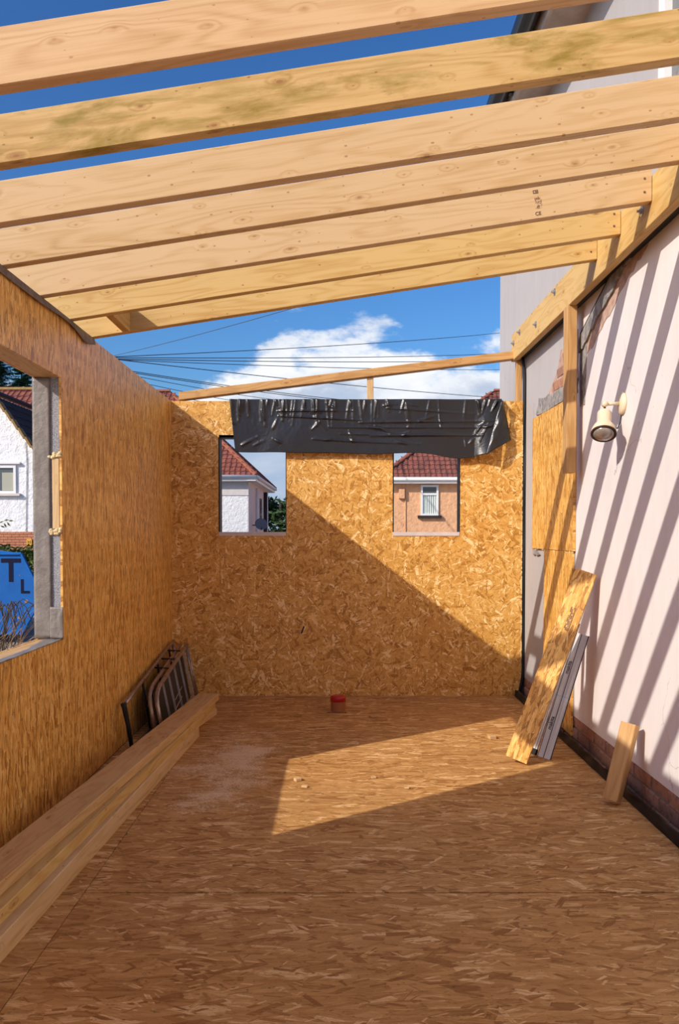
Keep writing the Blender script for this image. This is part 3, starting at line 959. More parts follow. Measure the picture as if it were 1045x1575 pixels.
# ================================================================== BLACK SHEET over the far wall
SX0, SX1 = -0.874, 1.31
CREASE = []
rc = random.Random(31)
for k in range(46):                                # short pleats hanging from the top edge
    x0 = rc.uniform(SX0, SX1)
    CREASE.append((x0, 2.396 - rc.uniform(0, 0.02), x0 + rc.uniform(-0.03, 0.03), 2.396 - rc.uniform(0.06, 0.22), rc.uniform(0.006, 0.013), rc.uniform(0.006, 0.016)))
for k in range(9):                                 # long folds along the sheet
    x0, z0 = rc.uniform(SX0, 0.6), rc.uniform(2.02, 2.33)
    L_ = rc.uniform(0.5, 1.3)
    CREASE.append((x0, z0, x0 + L_, z0 + rc.uniform(-0.05, 0.02), rc.uniform(0.005, 0.009), rc.uniform(0.007, 0.014)))
for k in range(26):                                # random crumples
    x0, z0 = rc.uniform(SX0, SX1), rc.uniform(2.0, 2.35)
    a_ = rc.uniform(0, 3.14)
    L_ = rc.uniform(0.05, 0.16)
    CREASE.append((x0, z0, x0 + L_ * math.cos(a_), z0 + L_ * math.sin(a_), rc.uniform(0.006, 0.012), rc.uniform(0.006, 0.013)))
def fold(x, z):
    h = 0.018 + 0.016 * mnoise.noise(Vector((x * 2.4, z * 1.8, 1))) + 0.006 * mnoise.noise(Vector((x * 7.0, z * 5.0, 5)))
    for (x0, z0, x1, z1, w, amp) in CREASE:
        if not (min(x0, x1) - 0.04 < x < max(x0, x1) + 0.04 and min(z0, z1) - 0.04 < z < max(z0, z1) + 0.04):
            continue
        dx_, dz_ = x1 - x0, z1 - z0
        l2 = dx_ * dx_ + dz_ * dz_
        t = max(0.0, min(1.0, ((x - x0) * dx_ + (z - z0) * dz_) / l2))
        dd = math.hypot(x - x0 - t * dx_, z - z0 - t * dz_)
        h += amp * math.exp(-(dd / w) ** 2) * (0.35 + 0.65 * math.sin(math.pi * min(1, t + 0.15)))
    return h
def sheet_pt(u, v):
    # v 0..0.12 lies on the wall top, then hangs down
    x = SX0 + (SX1 - SX0) * u
    bot = 1.972 - 0.02 * u + 0.014 * mnoise.noise(Vector((u * 5, 0, 2))) - 0.035 * math.exp(-((u - 0.84) / 0.08) ** 2)
    if v < 0.12:
        return (x, YB + 0.10 - 0.115 * (v / 0.12), 2.396 + 0.003 * mnoise.noise(Vector((x * 9, v * 9, 0))))
    w = (v - 0.12) / 0.88
    z = 2.396 + (bot - 2.396) * w
    left = 0.045 * w * math.exp(-(u / 0.05))
    # right-hand corner is pulled up and folded forward
    r = max(0.0, (u - 0.90) / 0.10)
    x2 = x + left - 0.13 * w * r
    y = YB - 0.016 - abs(fold(x, z)) - 0.05 * w * r * (2 - r) - 0.012 * w
    return (x2, y, z)
sh = MB().grid(420, 90, sheet_pt).build('plastic_sheet', polythene, None, None, True)
solid(sh, 0.0008)
tag(sh, 'wrinkled black plastic sheet draped over the top of the far wall', 'plastic sheet')
def flap_pt(u, v):
    x = 1.30 + 0.018 * u - 0.13 * v * (1 - u) + 0.07 * u * v
    z = 2.405 - (0.46 * (1 - u) + 0.335 * u) * v
    y = YB - 0.075 - 0.035 * math.sin(u * math.pi) - 0.035 * v * (1 - u) + 0.045 * u + 0.012 * mnoise.noise(Vector((u * 3, v * 5, 1)))
    if v < 0.08:
        y += (0.08 - v) * 1.3
    return (x, y, z)
fl = MB().grid(24, 40, flap_pt).build('folded_flap', polythene, sh, None, True)
solid(fl, 0.0008)

# ================================================================== LOOSE THINGS IN THE ROOM
# timbers stacked along the left wall
def stack_timber(xr0, y0, xr1, y1, w, z0, h, mat, label):
    """right-hand edge runs from (xr0, y0) to (xr1, y1); lies flat"""
    d = Vector((xr1 - xr0, y1 - y0, 0)).normalized()
    nl = Vector((-d.y, d.x, 0))
    a = Vector((xr0, y0, z0 + h / 2)) + nl * (w / 2)
    b = Vector((xr1, y1, z0 + h / 2)) + nl * (w / 2)
    o = timber('stacked_timber', a, b, w, h, mat)
    return tag(o, label, 'timber', 'timbers stacked along the left wall')
zt = 0.0005
stack_timber(-1.095, 1.30, -0.905, 5.45, 0.095, zt, 0.046, wood_pale, 'lowest timber of the stack along the left wall, on the floor, room side')
stack_timber(-1.199, 1.20, -1.016, 5.16, 0.10, zt, 0.046, wood_stack, 'lowest timber of the stack along the left wall, on the floor, wall side')
stack_timber(-1.090, 1.10, -0.902, 5.42, 0.085, zt + 0.0465, 0.046, wood_pale, 'second layer timber of the stack by the left wall, directly below the yellow one')
stack_timber(-1.190, 1.10, -1.012, 5.16, 0.10, zt + 0.0465, 0.046, wood_stack, 'second layer timber of the stack by the left wall, wall side')
stack_timber(-1.165, 0.9, -0.876, 5.60, 0.145, zt + 0.093, 0.048, wood_yellow, 'yellowish timber directly under the wide top plank of the stack by the wall')
stack_timber(-1.174, 1.75, -0.848, 5.95, 0.145, zt + 0.1415, 0.046, wood_stack, 'wide plank lying flat on top of the timber stack by the left wall')
stack_timber(-0.990, 5.47, -0.887, 6.12, 0.09, zt, 0.046, wood_pale, 'short timber offcut on the floor past the far end of the stack')
stack_timber(-0.995, 5.50, -0.890, 6.08, 0.09, zt + 0.0465, 0.046, wood_yellow, 'short timber offcut on top of another at the far end of the stack')

# folded step ladder lying on its side against the left wall behind the stack
ld = empty('step_ladder', (-1.22, 5.7, 0))
tag(ld, 'old folded aluminium step ladder lying on its side against the left wall', 'ladder')
def arc(c, r, a0, a1, n, ex, ey):
    return [Vector(c) + Vector(ex) * (r * math.cos(a0 + (a1 - a0) * k / n)) + Vector(ey) * (r * math.sin(a0 + (a1 - a0) * k / n)) for k in range(n + 1)]
def frame_path(yn, yf, hn, hf, xb, xt, off):
    """near end low, far end tall; leaning on the wall: bottom at xb, top at xt"""
    def P(y, s):
        hgt = (hn + (hf - hn) * (y - yn) / (yf - yn))
        return Vector((xb + (xt - xb) * (s * hgt / hf), y, 0.012 + s * hgt))
    return P
def rail(parent, P, yn, yf, s, r, mat, name='side_rail'):
    return MB().tube([P(yn + (yf - yn) * k / 8, s) for k in range(9)], r, 8).build(name, mat, parent, None, True)
# rear frame (against the wall)
P1 = frame_path(5.08, 6.72, 0.27, 0.44, -1.255, -1.325, 0)
rail(ld, P1, 5.10, 6.72, 1.0, 0.013, metal_old)
rail(ld, P1, 5.10, 6.72, 0.0, 0.012, metal_old)
leg = MB().tube([P1(5.08, 1.04), P1(5.085, 0.94), P1(5.10, 0.5), P1(5.10, 0.02)], [0.020, 0.017, 0.014, 0.013], 8).build('rubber_foot', rubber, ld, None, True)
MB().tube([P1(6.72, 1.0), P1(6.725, 0.0)], 0.011, 8).build('end_bar', metal_old, ld, None, True)
for yy in (5.6, 6.1, 6.55):
    MB().tube([P1(yy, 0.0), P1(yy, 1.0)], 0.008, 6).build('rung', rubber, ld, None, True)
# front frame with a bent near corner and flat treads
P2 = frame_path(5.35, 6.66, 0.29, 0.43, -1.112, -1.20, 0)
path = [P2(5.36, 0.02), P2(5.355, 0.45), P2(5.36, 0.72), P2(5.385, 0.86), P2(5.44, 0.95), P2(5.52, 1.0)] + [P2(5.52 + (6.66 - 5.52) * k / 6, 1.0) for k in range(1, 7)]
MB().tube(path, 0.014, 8).build('side_rail', metal_old, ld, None, True)
rail(ld, P2, 5.36, 6.66, 0.0, 0.012, metal_old)
path = [p + Vector((-0.055, 0.04, -0.005)) for p in path]
MB().tube(path, 0.013, 8).build('side_rail', metal_old, ld, None, True)
for yy in (5.62, 5.83, 6.05, 6.27, 6.48):
    a, b = P2(yy, 0.02), P2(yy, 0.98)
    mb = MB()
    mb.prism([(-0.004, -0.007), (0.004, -0.007), (0.004, 0.007), (-0.004, 0.007)], 0, 1, lambda u, v, w, a=a, b=b: tuple(a + (b - a) * w + Vector((v, u, 0))))
    mb.build('tread', metal_alu, ld)
MB().tube([P2(6.66, 0.0), P2(6.665, 1.0)], 0.010, 8).build('end_bar', metal_old, ld, None, True)
MB().tube([P2(6.60, 0.0), P2(6.605, 1.0)], 0.007, 8).build('end_bar', metal_old, ld, None, True)
for k, yy in enumerate((5.95, 6.2, 6.45)):
    MB().tube([P1(yy, 1.0), P2(yy, 1.0)], 0.006, 6).build('hinge_pin', rubber, ld, None, True)
mb = MB()
mb.prism([(5.48, 0.03), (6.62, 0.03), (6.62, 0.40), (5.48, 0.27)], 0, 0.006, lambda u, v, w: (-1.165 - 0.19 * v + w, u, v))
mb.build('shade_backing', rubber, ld)  # black sheet added for the dark shade inside the folded ladder
mb = MB()
for dz_ in (0.15, 0.22):
    mb.tube([(-1.10, 5.66, dz_ - 0.02), (-1.095, 5.88, dz_ + 0.03)], 0.0025, 6)
mb.build('wire_stay', metal_alu, ld)

# red-capped drain pipe standing up through the floor
dp = empty('drain_pipe', (-0.003, 6.25, 0))
tag(dp, 'terracotta drain pipe stub with a red cap standing in the floor', 'pipe')
M = Matrix.Translation((-0.003, 6.25, 0))
MB().lathe([(0.055, -0.1), (0.055, 0.10), (0.05, 0.10), (0.05, 0.101)], 28).build('pipe', pipe_brown, dp, M, False)
MB().lathe([(0.0585, 0.075), (0.0585, 0.104), (0.055, 0.114), (0.045, 0.118), (0.020, 0.119), (0.001, 0.1195)], 28).build('cap', red_cap, dp, M, True)
fh = MB().box(-0.085, 0.06, 6.185, 6.20, 0.0003, 0.0012).build('floor_cutout', void_dark, floor)

# little offcuts on the boards
OFF = [((757, 1136), 0.040, 0.05, 0.020, 'small pale wood block on the lit floor in front of the leaning planks', 0.2),
       ((546, 1145), 0.048, 0.03, 0.012, 'small pale offcut at the far edge of the sunlit floor patch', 0.1),
       ((458, 1201), 0.030, 0.035, 0.016, 'pale offcut chip at the left of the sunlit floor patch', 0.5),
       ((469, 1211), 0.030, 0.022, 0.010, 'tiny chip just in front of the pale offcut on the lit floor', -0.3),
       ((575, 1197), 0.022, 0.02, 0.010, 'tiny pale chip in the middle of the sunlit floor patch', 0.3),
       ((626, 1213), 0.022, 0.018, 0.008, 'tiny pale chip on the lit floor near its shaded front edge', 0.0),
       ((575, 1103), 0.050, 0.05, 0.010, 'dull brown chip on the shaded floor beside the red-capped pipe', 0.4),
       ((475, 1088), 0.018, 0.02, 0.012, 'small brown chip on the shaded floor left of the red-capped pipe', 0.2)]
for i, ((px, py), w, d, h, lab, rz) in enumerate(OFF):
    u = (px - CX) / F
    v = (CY - py) / F
    r = Vector((u, math.cos(PITCH) + v * math.sin(PITCH), -math.sin(PITCH) + v * math.cos(PITCH)))
    p = r * (-EYE / r.z)
    M = Matrix.Translation((p.x, p.y, 0.0004)) @ Matrix.Rotation(rz, 4, 'Z')
    o = MB().cbox(-w / 2, w / 2, -d / 2, d / 2, 0, h, 0.002).build('wood_offcut', wood_pale if i < 6 else wood_brown, None, M)
    tag(o, lab, 'offcut', 'offcuts scattered on the floor')

# plank of strand board leaning on the old wall, seen broad side on
def lean(name, bot, top, w, t, mat, face, label, cat):
    """board from bottom centre to top centre, broad face looking along 'face'"""
    bot, top = Vector(bot), Vector(top)
    x = (top - bot).normalized()
    f = Vector(face)
    z = (f - x * f.dot(x)).normalized()
    y = z.cross(x)
    M = basis((bot + top) / 2, x, y)
    L = (top - bot).length / 2
    o = MB().cbox(-L, L, -w / 2, w / 2, -t / 2, t / 2, 0.002).build(name, mat, None, M)
    tag(o, label, cat)
    return o, M, L
pl, M, L = lean('leaning_plank', (1.018, 4.80, 0.028), (1.432, 4.88, 1.098), 0.125, 0.044, osb_wall, (-0.35, -1, 0.12),
                'long strand-board plank leaning on the old house wall beside the guide rail', 'plank')
rr = random.Random(9)
marks = [(x, z, rr.uniform(.006, .012), 0.006) for x in [0.22 + 0.010 * k for k in range(14)] for z in (-0.012, -0.004, 0.004, 0.012) if rr.random() < 0.68]
print_marks(pl, M @ Matrix.Translation((0, 0, 0.0226)) @ Matrix.Rotation(-math.pi / 2, 4, 'X'), [(a, b - 0.008, c, d) for a, b, c, d in marks], ink_brown)
pl2, M2, L2 = lean('leaning_plank', (1.068, 4.88, 0.02), (1.385, 4.95, 0.80), 0.070, 0.045, wood_brown, (-0.35, -1, 0.12),
                   'shorter brown plank leaning half hidden behind the strand-board plank', 'plank')

# guide rail of extruded aluminium, two lengths joined
gr_root = empty('guide_rail', (1.205, 4.915, 0))
tag(gr_root, 'silver aluminium saw guide rail with black lettering leaning on the wall', 'guide rail')
bot, top = Vector((1.203, 4.915, 0.006)), Vector((1.462, 5.05, 0.715))
x = (top - bot).normalized()
z = Vector((-0.30, -1, 0.15))
z = (z - x * z.dot(x)).normalized()
y = z.cross(x)
Mr = basis(bot, x, y)
Lr = (top - bot).length
secr = [(-0.040, 0), (0.040, 0), (0.040, 0.009), (0.036, 0.009), (0.036, 0.005), (0.008, 0.005), (0.008, 0.009), (0.002, 0.009), (0.002, 0.006), (-0.014, 0.006), (-0.014, 0.012), (-0.020, 0.012), (-0.020, 0.005), (-0.036, 0.005), (-0.036, 0.008), (-0.040, 0.008)]
half = Lr * 0.49
for (u0, u1) in ((0, half - 0.002), (half + 0.002, Lr)):
    MB().prism(secr, u0, u1, lambda a, b, w: (w, a, b)).build('rail_length', rail_white, gr_root, Mr)
MB().box(half - 0.012, half + 0.012, -0.042, 0.043, -0.003, 0.004).build('joint_plate', zinc, gr_root, Mr)
for (y0_, z0_, w_) in ((-0.0385, 0.0075, 0.0055), (0.003, 0.0088, 0.0045), (0.0365, 0.0088, 0.0035)):
    MB().box(0.0, Lr, y0_ - w_ / 2, y0_ + w_ / 2, z0_, z0_ + 0.0012).build('glide_strip', rubber if y0_ < -0.03 else cable_m, gr_root, Mr)
text('lettering', 'makita', 0.030, ink, gr_root, Mr @ Matrix.Translation((Lr * 0.27, 0.0195, 0.0062)))
text('lettering', 'makita', 0.030, ink, gr_root, Mr @ Matrix.Translation((Lr * 0.72, 0.0195, 0.0062)))
g2 = empty('guide_rail', (1.13, 5.02, 0))
tag(g2, 'second guide rail standing edge on behind the lettered one', 'guide rail')
bot2, top2 = Vector((1.165, 5.02, 0.006)), Vector((1.425, 5.12, 0.71))
x = (top2 - bot2).normalized()
z = (Vector((-0.9, -0.6, 0.3)) - x * Vector((-0.9, -0.6, 0.3)).dot(x)).normalized()
y = z.cross(x)
Mr2 = basis(bot2, x, y)
MB().prism([(a * 0.6, b) for a, b in secr], 0, (top2 - bot2).length, lambda a, b, w: (w, a, b)).build('rail_length', rail_white, g2, Mr2)
MB().box(-0.004, 0.03, -0.026, 0.026, -0.004, 0.014).build('end_cap', rubber, g2, Mr2)

st = timber('timber_stub', (1.332, 4.085, 0.022), (1.438, 4.135, 0.385), 0.076, 0.068, wood_brown, up=(-0.75, -1.0, 0.2), c=0.004)
tag(st, 'short square timber stub leaning against the foot of the old house wall', 'timber')

# ================================================================== WALL SPOTLIGHT
lampP = Vector((XW, 4.50, 2.01))
sl = empty('wall_spotlight', tuple(lampP))
tag(sl, 'cream wall spotlight with a reflector bulb on the old house wall', 'lamp')
Mx = basis(lampP, (0, 1, 0), (0, 0, 1)) @ Matrix.Rotation(math.pi, 4, 'X')
MB().lathe([(0.060, 0.0), (0.060, 0.010), (0.052, 0.018), (0.020, 0.022), (0.001, 0.0225)], 28).build('base_plate', cream, sl, Mx, True)
e1 = lampP + Vector((-0.10, -0.005, -0.005))
MB().tube([lampP + Vector((-0.018, 0, 0)), e1], 0.0095, 10).build('arm', cream, sl, None, True)
MB().lathe([(0.014, -0.016), (0.016, -0.008), (0.016, 0.008), (0.014, 0.016)], 14).build('swivel_joint', cream, sl, Matrix.Translation(e1) @ Matrix.Rotation(math.pi / 2, 4, 'X'), True)
MB().tube([e1 + Vector((0, 0, -0.01)), e1 + Vector((0.0, 0.0, -0.075))], 0.006, 8).build('stem', lamp_dark, sl, None, True)
axis = Vector((-0.22, -0.62, -1.0)).normalized()
zc = -axis
Mh = basis(e1 + Vector((0.0, 0.004, -0.045)), Vector((1, 0, 0)) - zc * zc.x, zc.cross(Vector((1, 0, 0))))
Mh = Mh @ Matrix.Rotation(math.pi, 4, 'X')       # local +z points down along the lamp
if (Mh.to_3x3() @ Vector((0, 0, 1))).dot(axis) < 0:
    Mh = Mh @ Matrix.Rotation(math.pi, 4, 'X')
MB().lathe([(0.010, -0.002), (0.034, 0.0), (0.037, 0.006), (0.037, 0.072), (0.052, 0.095), (0.062, 0.118), (0.066, 0.140), (0.061, 0.140), (0.056, 0.118), (0.03, 0.09), (0.001, 0.088)], 32).build('shade', cream, sl, Mh, True)
MB().lathe([(0.0600, 0.134), (0.0655, 0.1402), (0.0655, 0.147), (0.058, 0.147), (0.056, 0.139)], 32).build('rim', lamp_dark, sl, Mh, True)
MB().lathe([(0.030, 0.10), (0.052, 0.135), (0.053, 0.148), (0.042, 0.158), (0.02, 0.164), (0.001, 0.166)], 32).build('bulb', bulb_glass, sl, Mh, True)
MB().tube([lampP + Vector((-0.004, 0.02, -0.06)), lampP + Vector((-0.006, 0.03, -0.10)), lampP + Vector((-0.02, 0.03, -0.13)), lampP + Vector((-0.04, 0.02, -0.12)), e1 + Vector((0.02, 0.01, -0.06))], 0.003, 6).build('flex', rubber, sl, None, True)

# ================================================================== OUTDOORS
def pantiles(o, u, v, length, rise_len, lfn, rfn, mat, parent, name='tile_courses', tw=0.23, course=0.31, n=None):
    """tiled slope: o eave corner, u along the eave, v up the slope; lfn/rfn give the side limits for a distance up"""
    u, v = Vector(u).normalized(), Vector(v).normalized()
    nrm = u.cross(v).normalized()
    if nrm.z < 0:
        nrm = -nrm
    mb = MB()
    k = 0
    s = 0.0
    while s < rise_len - 0.02:
        s1 = min(s + course * 1.12, rise_len)
        a, b = lfn(s), rfn(s)
        m = max(2, int((b - a) / (tw / 6)))
        vs = []
        for (ss, lift) in ((s, -0.02), (s, 0.035), (s1, 0.004)):
            for i in range(m + 1):
                t = a + (b - a) * i / m
                w = 0.028 * (1 if math.sin(2 * math.pi * t / tw) > -0.2 else 0) * abs(math.sin(math.pi * t / tw + 0.3)) ** 0.8
                vs.append(Vector(o) + u * t + v * ss + nrm * (w + lift if lift > 0 else 0.0))
        fs = []
        for r in range(2):
            for i in range(m):
                q = r * (m + 1) + i
                fs.append((q, q + 1, q + m + 2, q + m + 1))
        mb.add(vs, fs)
        s += course
    ob = mb.build(name, mat, parent)
    ob['kind'] = 'stuff'
    return ob


def ridge(a, b, mat, parent, step=0.42, r=0.11, name='ridge_tile'):
    a, b = Vector(a), Vector(b)
    d = (b - a).normalized()
    L = (b - a).length
    n = int(L / step)
    me = None
    for k in range(n):
        p = a + d * (step * (k + 0.5))
        M = basis(p, d, Vector((0, 0, 1)).cross(d))
        if me is None:
            mb = MB()
            sec = [(r * math.cos(math.pi * i / 8), r * math.sin(math.pi * i / 8)) for i in range(9)]
            mb.prism(sec, -step * 0.49, step * 0.52, lambda q, w, e: (e, q, w))
            me = mb.mesh(name)
            me.materials.append(mat)
        put(name, me, None, parent, M)


def hipped_house(name, label, front_y, back_y, xa, xb, eave, apex_x, apex_z, hip_side, wall_front, wall_side, tile, label_cat='house'):
    """house with its front facing the camera; one hipped end"""
    root = empty(name, ((xa + xb) / 2, front_y, -1.4))
    tag(root, label, label_cat)
    MB().box(xa, xb, front_y, back_y, -1.4, eave).build('wall', wall_front, root)
    oh = 0.38
    ym = (front_y + back_y) / 2
    x_e = (xb + oh) if hip_side > 0 else (xa - oh)
    x_far = xa if hip_side > 0 else xb
    ez = eave + 0.02
    fy, by = front_y - oh, back_y + oh
    # solid roof body under the tiles
    apex = (apex_x, ym, apex_z - 0.06)
    far = (x_far, ym, apex_z - 0.06)
    vs = [(x_e, fy, ez), (x_far, fy, ez), (x_far, by, ez), (x_e, by, ez), apex, far]
    MB().add(vs, [(0, 1, 5, 4), (3, 4, 5, 2), (0, 4, 3), (1, 2, 5), (0, 3, 2, 1)]).build('roof_body', tile_dark, root)
    # front slope
    run = ym - fy
    rise = apex_z - ez
    sl_len = math.hypot(run, rise)
    u = (1, 0, 0)
    v = (0, run, rise)
    hipw = abs(apex_x - x_e)
    if hip_side > 0:
        w = x_e - x_far
        pantiles((x_far, fy, ez), u, v, w, sl_len, lambda s: 0.0, lambda s: w - hipw * s / sl_len, tile, root)
    else:
        w = x_far - x_e
        pantiles((x_e, fy, ez), u, v, w, sl_len, lambda s: hipw * s / sl_len, lambda s: w, tile, root)
    # hip slope
    v2 = (apex_x - x_e, 0, rise)
    s2 = math.hypot(apex_x - x_e, rise)
    dep = by - fy
    pantiles((x_e, fy, ez), (0, 1, 0), v2, dep, s2, lambda s: 0.5 * dep * s / s2, lambda s: dep - 0.5 * dep * s / s2, tile, root)
    ridge((x_e, fy, ez + 0.02), (apex_x, ym, apex_z), hip_red, root)
    ridge((x_e, by, ez + 0.02), (apex_x, ym, apex_z), hip_red, root)
    ridge((apex_x, ym, apex_z + 0.02), (x_far, ym, apex_z + 0.02), hip_red, root)
    # gutters and fascia boards
    x0, x1 = (x_far, x_e) if hip_side > 0 else (x_e, x_far)
    MB().box(x0, x1, fy + 0.02, front_y, ez - 0.20, ez - 0.04).build('soffit', pvc, root)
    MB().tube([(x0, fy - 0.03, ez - 0.02), (x1, fy - 0.03, ez - 0.02)], 0.075, 8).build('gutter', pvc, root, None, True)
    sx0, sx1 = sorted((x_e - 0.02 * hip_side, xb if hip_side > 0 else xa))
    MB().box(sx0, sx1, fy, by, ez - 0.20, ez - 0.04).build('soffit', pvc, root)
    MB().tube([(x_e + 0.03 * hip_side, fy, ez - 0.02), (x_e + 0.03 * hip_side, by, ez - 0.02)], 0.075, 8).build('gutter', pvc, root, None, True)
    return root


# white house seen through the left back window
HX = at(382, 800, 36).x
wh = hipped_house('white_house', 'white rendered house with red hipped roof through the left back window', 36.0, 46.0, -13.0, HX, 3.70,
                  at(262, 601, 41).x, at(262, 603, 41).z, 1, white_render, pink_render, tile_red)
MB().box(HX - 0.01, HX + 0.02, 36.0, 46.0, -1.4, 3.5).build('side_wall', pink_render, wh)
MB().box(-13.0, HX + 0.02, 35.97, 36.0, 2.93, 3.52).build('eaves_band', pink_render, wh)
MB().tube([(HX + 0.10, 39.0, 3.4), (HX + 0.10, 39.0, -1.4)], 0.06, 8).build('downpipe', pvc, wh, None, True)
MB().tube([(HX + 0.12, 43.2, 3.4), (HX + 0.12, 43.2, -1.4)], 0.09, 8).build('downpipe', dark_sill, wh, None, True)
MB().box(HX + 0.02, HX + 0.06, 41.0, 41.8, 1.9, 3.0).build('window', glass_dark, wh)
dish = empty('satellite_dish', tuple(at(402, 812, 37.5)))
tag(dish, 'grey satellite dish on the side of the white house', 'satellite dish')
dc = at(402, 806, 37.2)
Md = basis(dc, Vector((1, 0.25, 0)), Vector((-0.1, 0.4, 1)))
if (Md.to_3x3() @ Vector((0, 0, 1))).y > 0:
    Md = Md @ Matrix.Rotation(math.pi, 4, 'X')
MB().lathe([(0.001, -0.06), (0.12, -0.052), (0.22, -0.028), (0.275, 0.0), (0.275, 0.006), (0.21, -0.016), (0.11, -0.04), (0.001, -0.045)], 28).build('reflector', simple('dish_grey', (0.17, 0.16, 0.165), 0.5), dish, Md, True)
MB().tube([dc + Vector((0, 0.05, 0)), dc + Vector((-0.15, 0.3, -0.05)), Vector((HX, 37.6, dc.z - 0.05))], 0.025, 8).build('mount_arm', cable_m, dish)
MB().tube([dc + Vector((0, -0.02, -0.26)), dc + Vector((0.05, -0.35, -0.15))], 0.02, 6).build('feed_arm', cable_m, dish)

# orange house seen through the right back window
OXL = at(596, 800, 36).x
oh_ = hipped_house('orange_house', 'orange rendered house with brown hipped roof through the right back window', 36.0, 46.0, OXL, 16.0, 3.60,
                   at(760, 601, 41).x, at(760, 602, 41).z, -1, orange_render, orange_render, tile_brown)
a, b = at(647.5, 746, 36), at(674.5, 793, 36)
win = MB()
x0, x1, z1, z0 = a.x, b.x, a.z, b.z
fw = 0.085
zt_ = z1 - (z1 - z0) * 0.30
for (p, q, r, s) in ((x0, x0 + fw, z0, z1), (x1 - fw, x1, z0, z1), (x0 + fw, x1 - fw, z0, z0 + fw), (x0 + fw, x1 - fw, z1 - fw, z1), (x0 + fw, x1 - fw, zt_ - fw / 2, zt_ + fw / 2)):
    win.box(p, q, 35.93, 35.998, r, s)
wf = win.build('window', pvc, oh_)
MB().box(x0 + fw, x1 - fw, 35.96, 35.99, zt_, z1 - fw).build('pane', glass_dark, wf)
cu = MB()
cu.grid(40, 2, lambda u, v: (x0 + fw + (x1 - x0 - 2 * fw) * u, 35.975 + 0.014 * math.sin(u * 40), z0 + fw + (zt_ - fw / 2 - z0 - fw) * v))
cu.build('pane', curtain_m, wf)
MB().box(x0 - 0.13, x1 + 0.13, 35.86, 36.0, z0 - 0.11, z0).build('window_sill', dark_sill, oh_)
p = at(618, 760, 36)
MB().cbox(p.x - 0.12, p.x + 0.12, 35.85, 36.0, p.z - 0.21, p.z + 0.21, 0.03).build('vent_box', orange_render, oh_)
p = at(624, 747, 36)
MB().tube([(p.x, 35.97, p.z), (p.x, 35.97, -1.4)], 0.018, 6).build('downpipe', orange_render, oh_)

# white gabled house seen through the side window
GY = 24.0
gh = empty('gabled_house', (-11, GY, -0.2))
tag(gh, 'white gabled house with brick base and red tiled roof through the side window', 'house')
v0, v1 = at(0, 620, GY), at(58, 697, GY)
sl_g = (v1.z - v0.z) / (v1.x - v0.x)
apx = v0.x - 0.16
apz = v0.z - 0.16 * sl_g
exr = v1.x + 2.2
ezr = v1.z + 2.2 * sl_g
pl_ = [(apx - (exr - apx), ezr), (apx - (exr - apx) , 1.36), (exr, 1.36), (exr, ezr), (apx, apz)]
MB().prism(pl_, GY, GY + 6.0, lambda u, v, w: (u, w, v)).build('gable_wall', white_render, gh)
xg0 = apx - (exr - apx)
MB().box(xg0 - 0.01, exr + 0.01, GY + 0.02, GY + 6.0, -0.25, 1.36).build('plinth_core', mortar, gh)
bm_far = MB().cbox(-0.1075, 0.1075, -0.05, 0.05, -0.0325, 0.0325, 0.004).mesh('brick')
bm_far.materials.append(brick_far)
for c in range(7):
    z = 1.36 - 0.0375 - 0.075 * c
    x = -9.95 + (0.1125 if c % 2 else 0)
    while x < -7.7:
        put('brick', bm_far, None, gh, Matrix.Translation((x, GY + 0.02, z)))
        x += 0.225
# gable roof: right-hand slope in near-black tile, its shade painted in, with a tiled verge
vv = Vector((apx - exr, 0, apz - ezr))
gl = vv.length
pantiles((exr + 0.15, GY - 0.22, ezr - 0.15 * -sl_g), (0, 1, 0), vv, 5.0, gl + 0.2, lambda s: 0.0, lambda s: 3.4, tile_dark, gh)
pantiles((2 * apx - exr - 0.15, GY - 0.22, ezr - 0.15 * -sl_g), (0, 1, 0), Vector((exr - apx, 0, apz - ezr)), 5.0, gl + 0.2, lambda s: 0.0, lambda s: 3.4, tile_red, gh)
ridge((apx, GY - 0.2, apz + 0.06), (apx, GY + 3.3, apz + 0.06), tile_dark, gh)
d = (Vector((apx, GY - 0.2, apz)) - Vector((exr, GY - 0.2, ezr))).normalized()
nn = Vector((-d.z, 0, d.x))
if nn.z < 0:
    nn = -nn
st_ = 0.31
k = 0
vm_ = MB().cbox(-st_ * 0.52, st_ * 0.52, -0.14, 0.14, -0.035, 0.035, 0.01).mesh('verge_tile')
vm_.materials.append(ridge_moss)
while k * st_ < gl:
    p = Vector((exr, GY - 0.10, ezr)) + d * (k * st_) + nn * 0.02
    put('verge_tile', vm_, None, gh, basis(p, d, (0, 1, 0)) @ Matrix.Rotation(0.10, 4, 'Y'))
    k += 1
# main roof behind with its ridge parallel to the picture
ry, rz = 30.0, at(30, 600, 30.0).z
ez_, ey_ = 3.0, 25.6
sv = Vector((0, ry - ey_, rz - ez_))
MB().add([(-18, ey_, ez_ - 0.05), (-6.65, ey_, ez_ - 0.05), (-6.65, ry, rz - 0.08), (-18, ry, rz - 0.08), (-18, 34.4, ez_), (-6.65, 34.4, ez_)], [(0, 1, 2, 3), (3, 2, 5, 4), (0, 3, 4), (1, 5, 2), (0, 4, 5, 1)]).build('roof_body', tile_dark, gh)
pantiles((-14, ey_, ez_), (1, 0, 0), sv, 9.0, sv.length, lambda s: 0.0, lambda s: 7.3, tile_red, gh, tw=0.21, course=0.36)
ridge((-14, ry, rz), (-6.7, ry, rz), ridge_moss, gh)
MB().box(-17.5, -6.9, 26.4, 33.6, -0.25, ez_ - 0.04).build('main_wall', white_render, gh)
a, b = at(-40, 716, GY), at(25.5, 759, GY)
x0, x1, z1, z0 = a.x, b.x, a.z, b.z
win = MB()
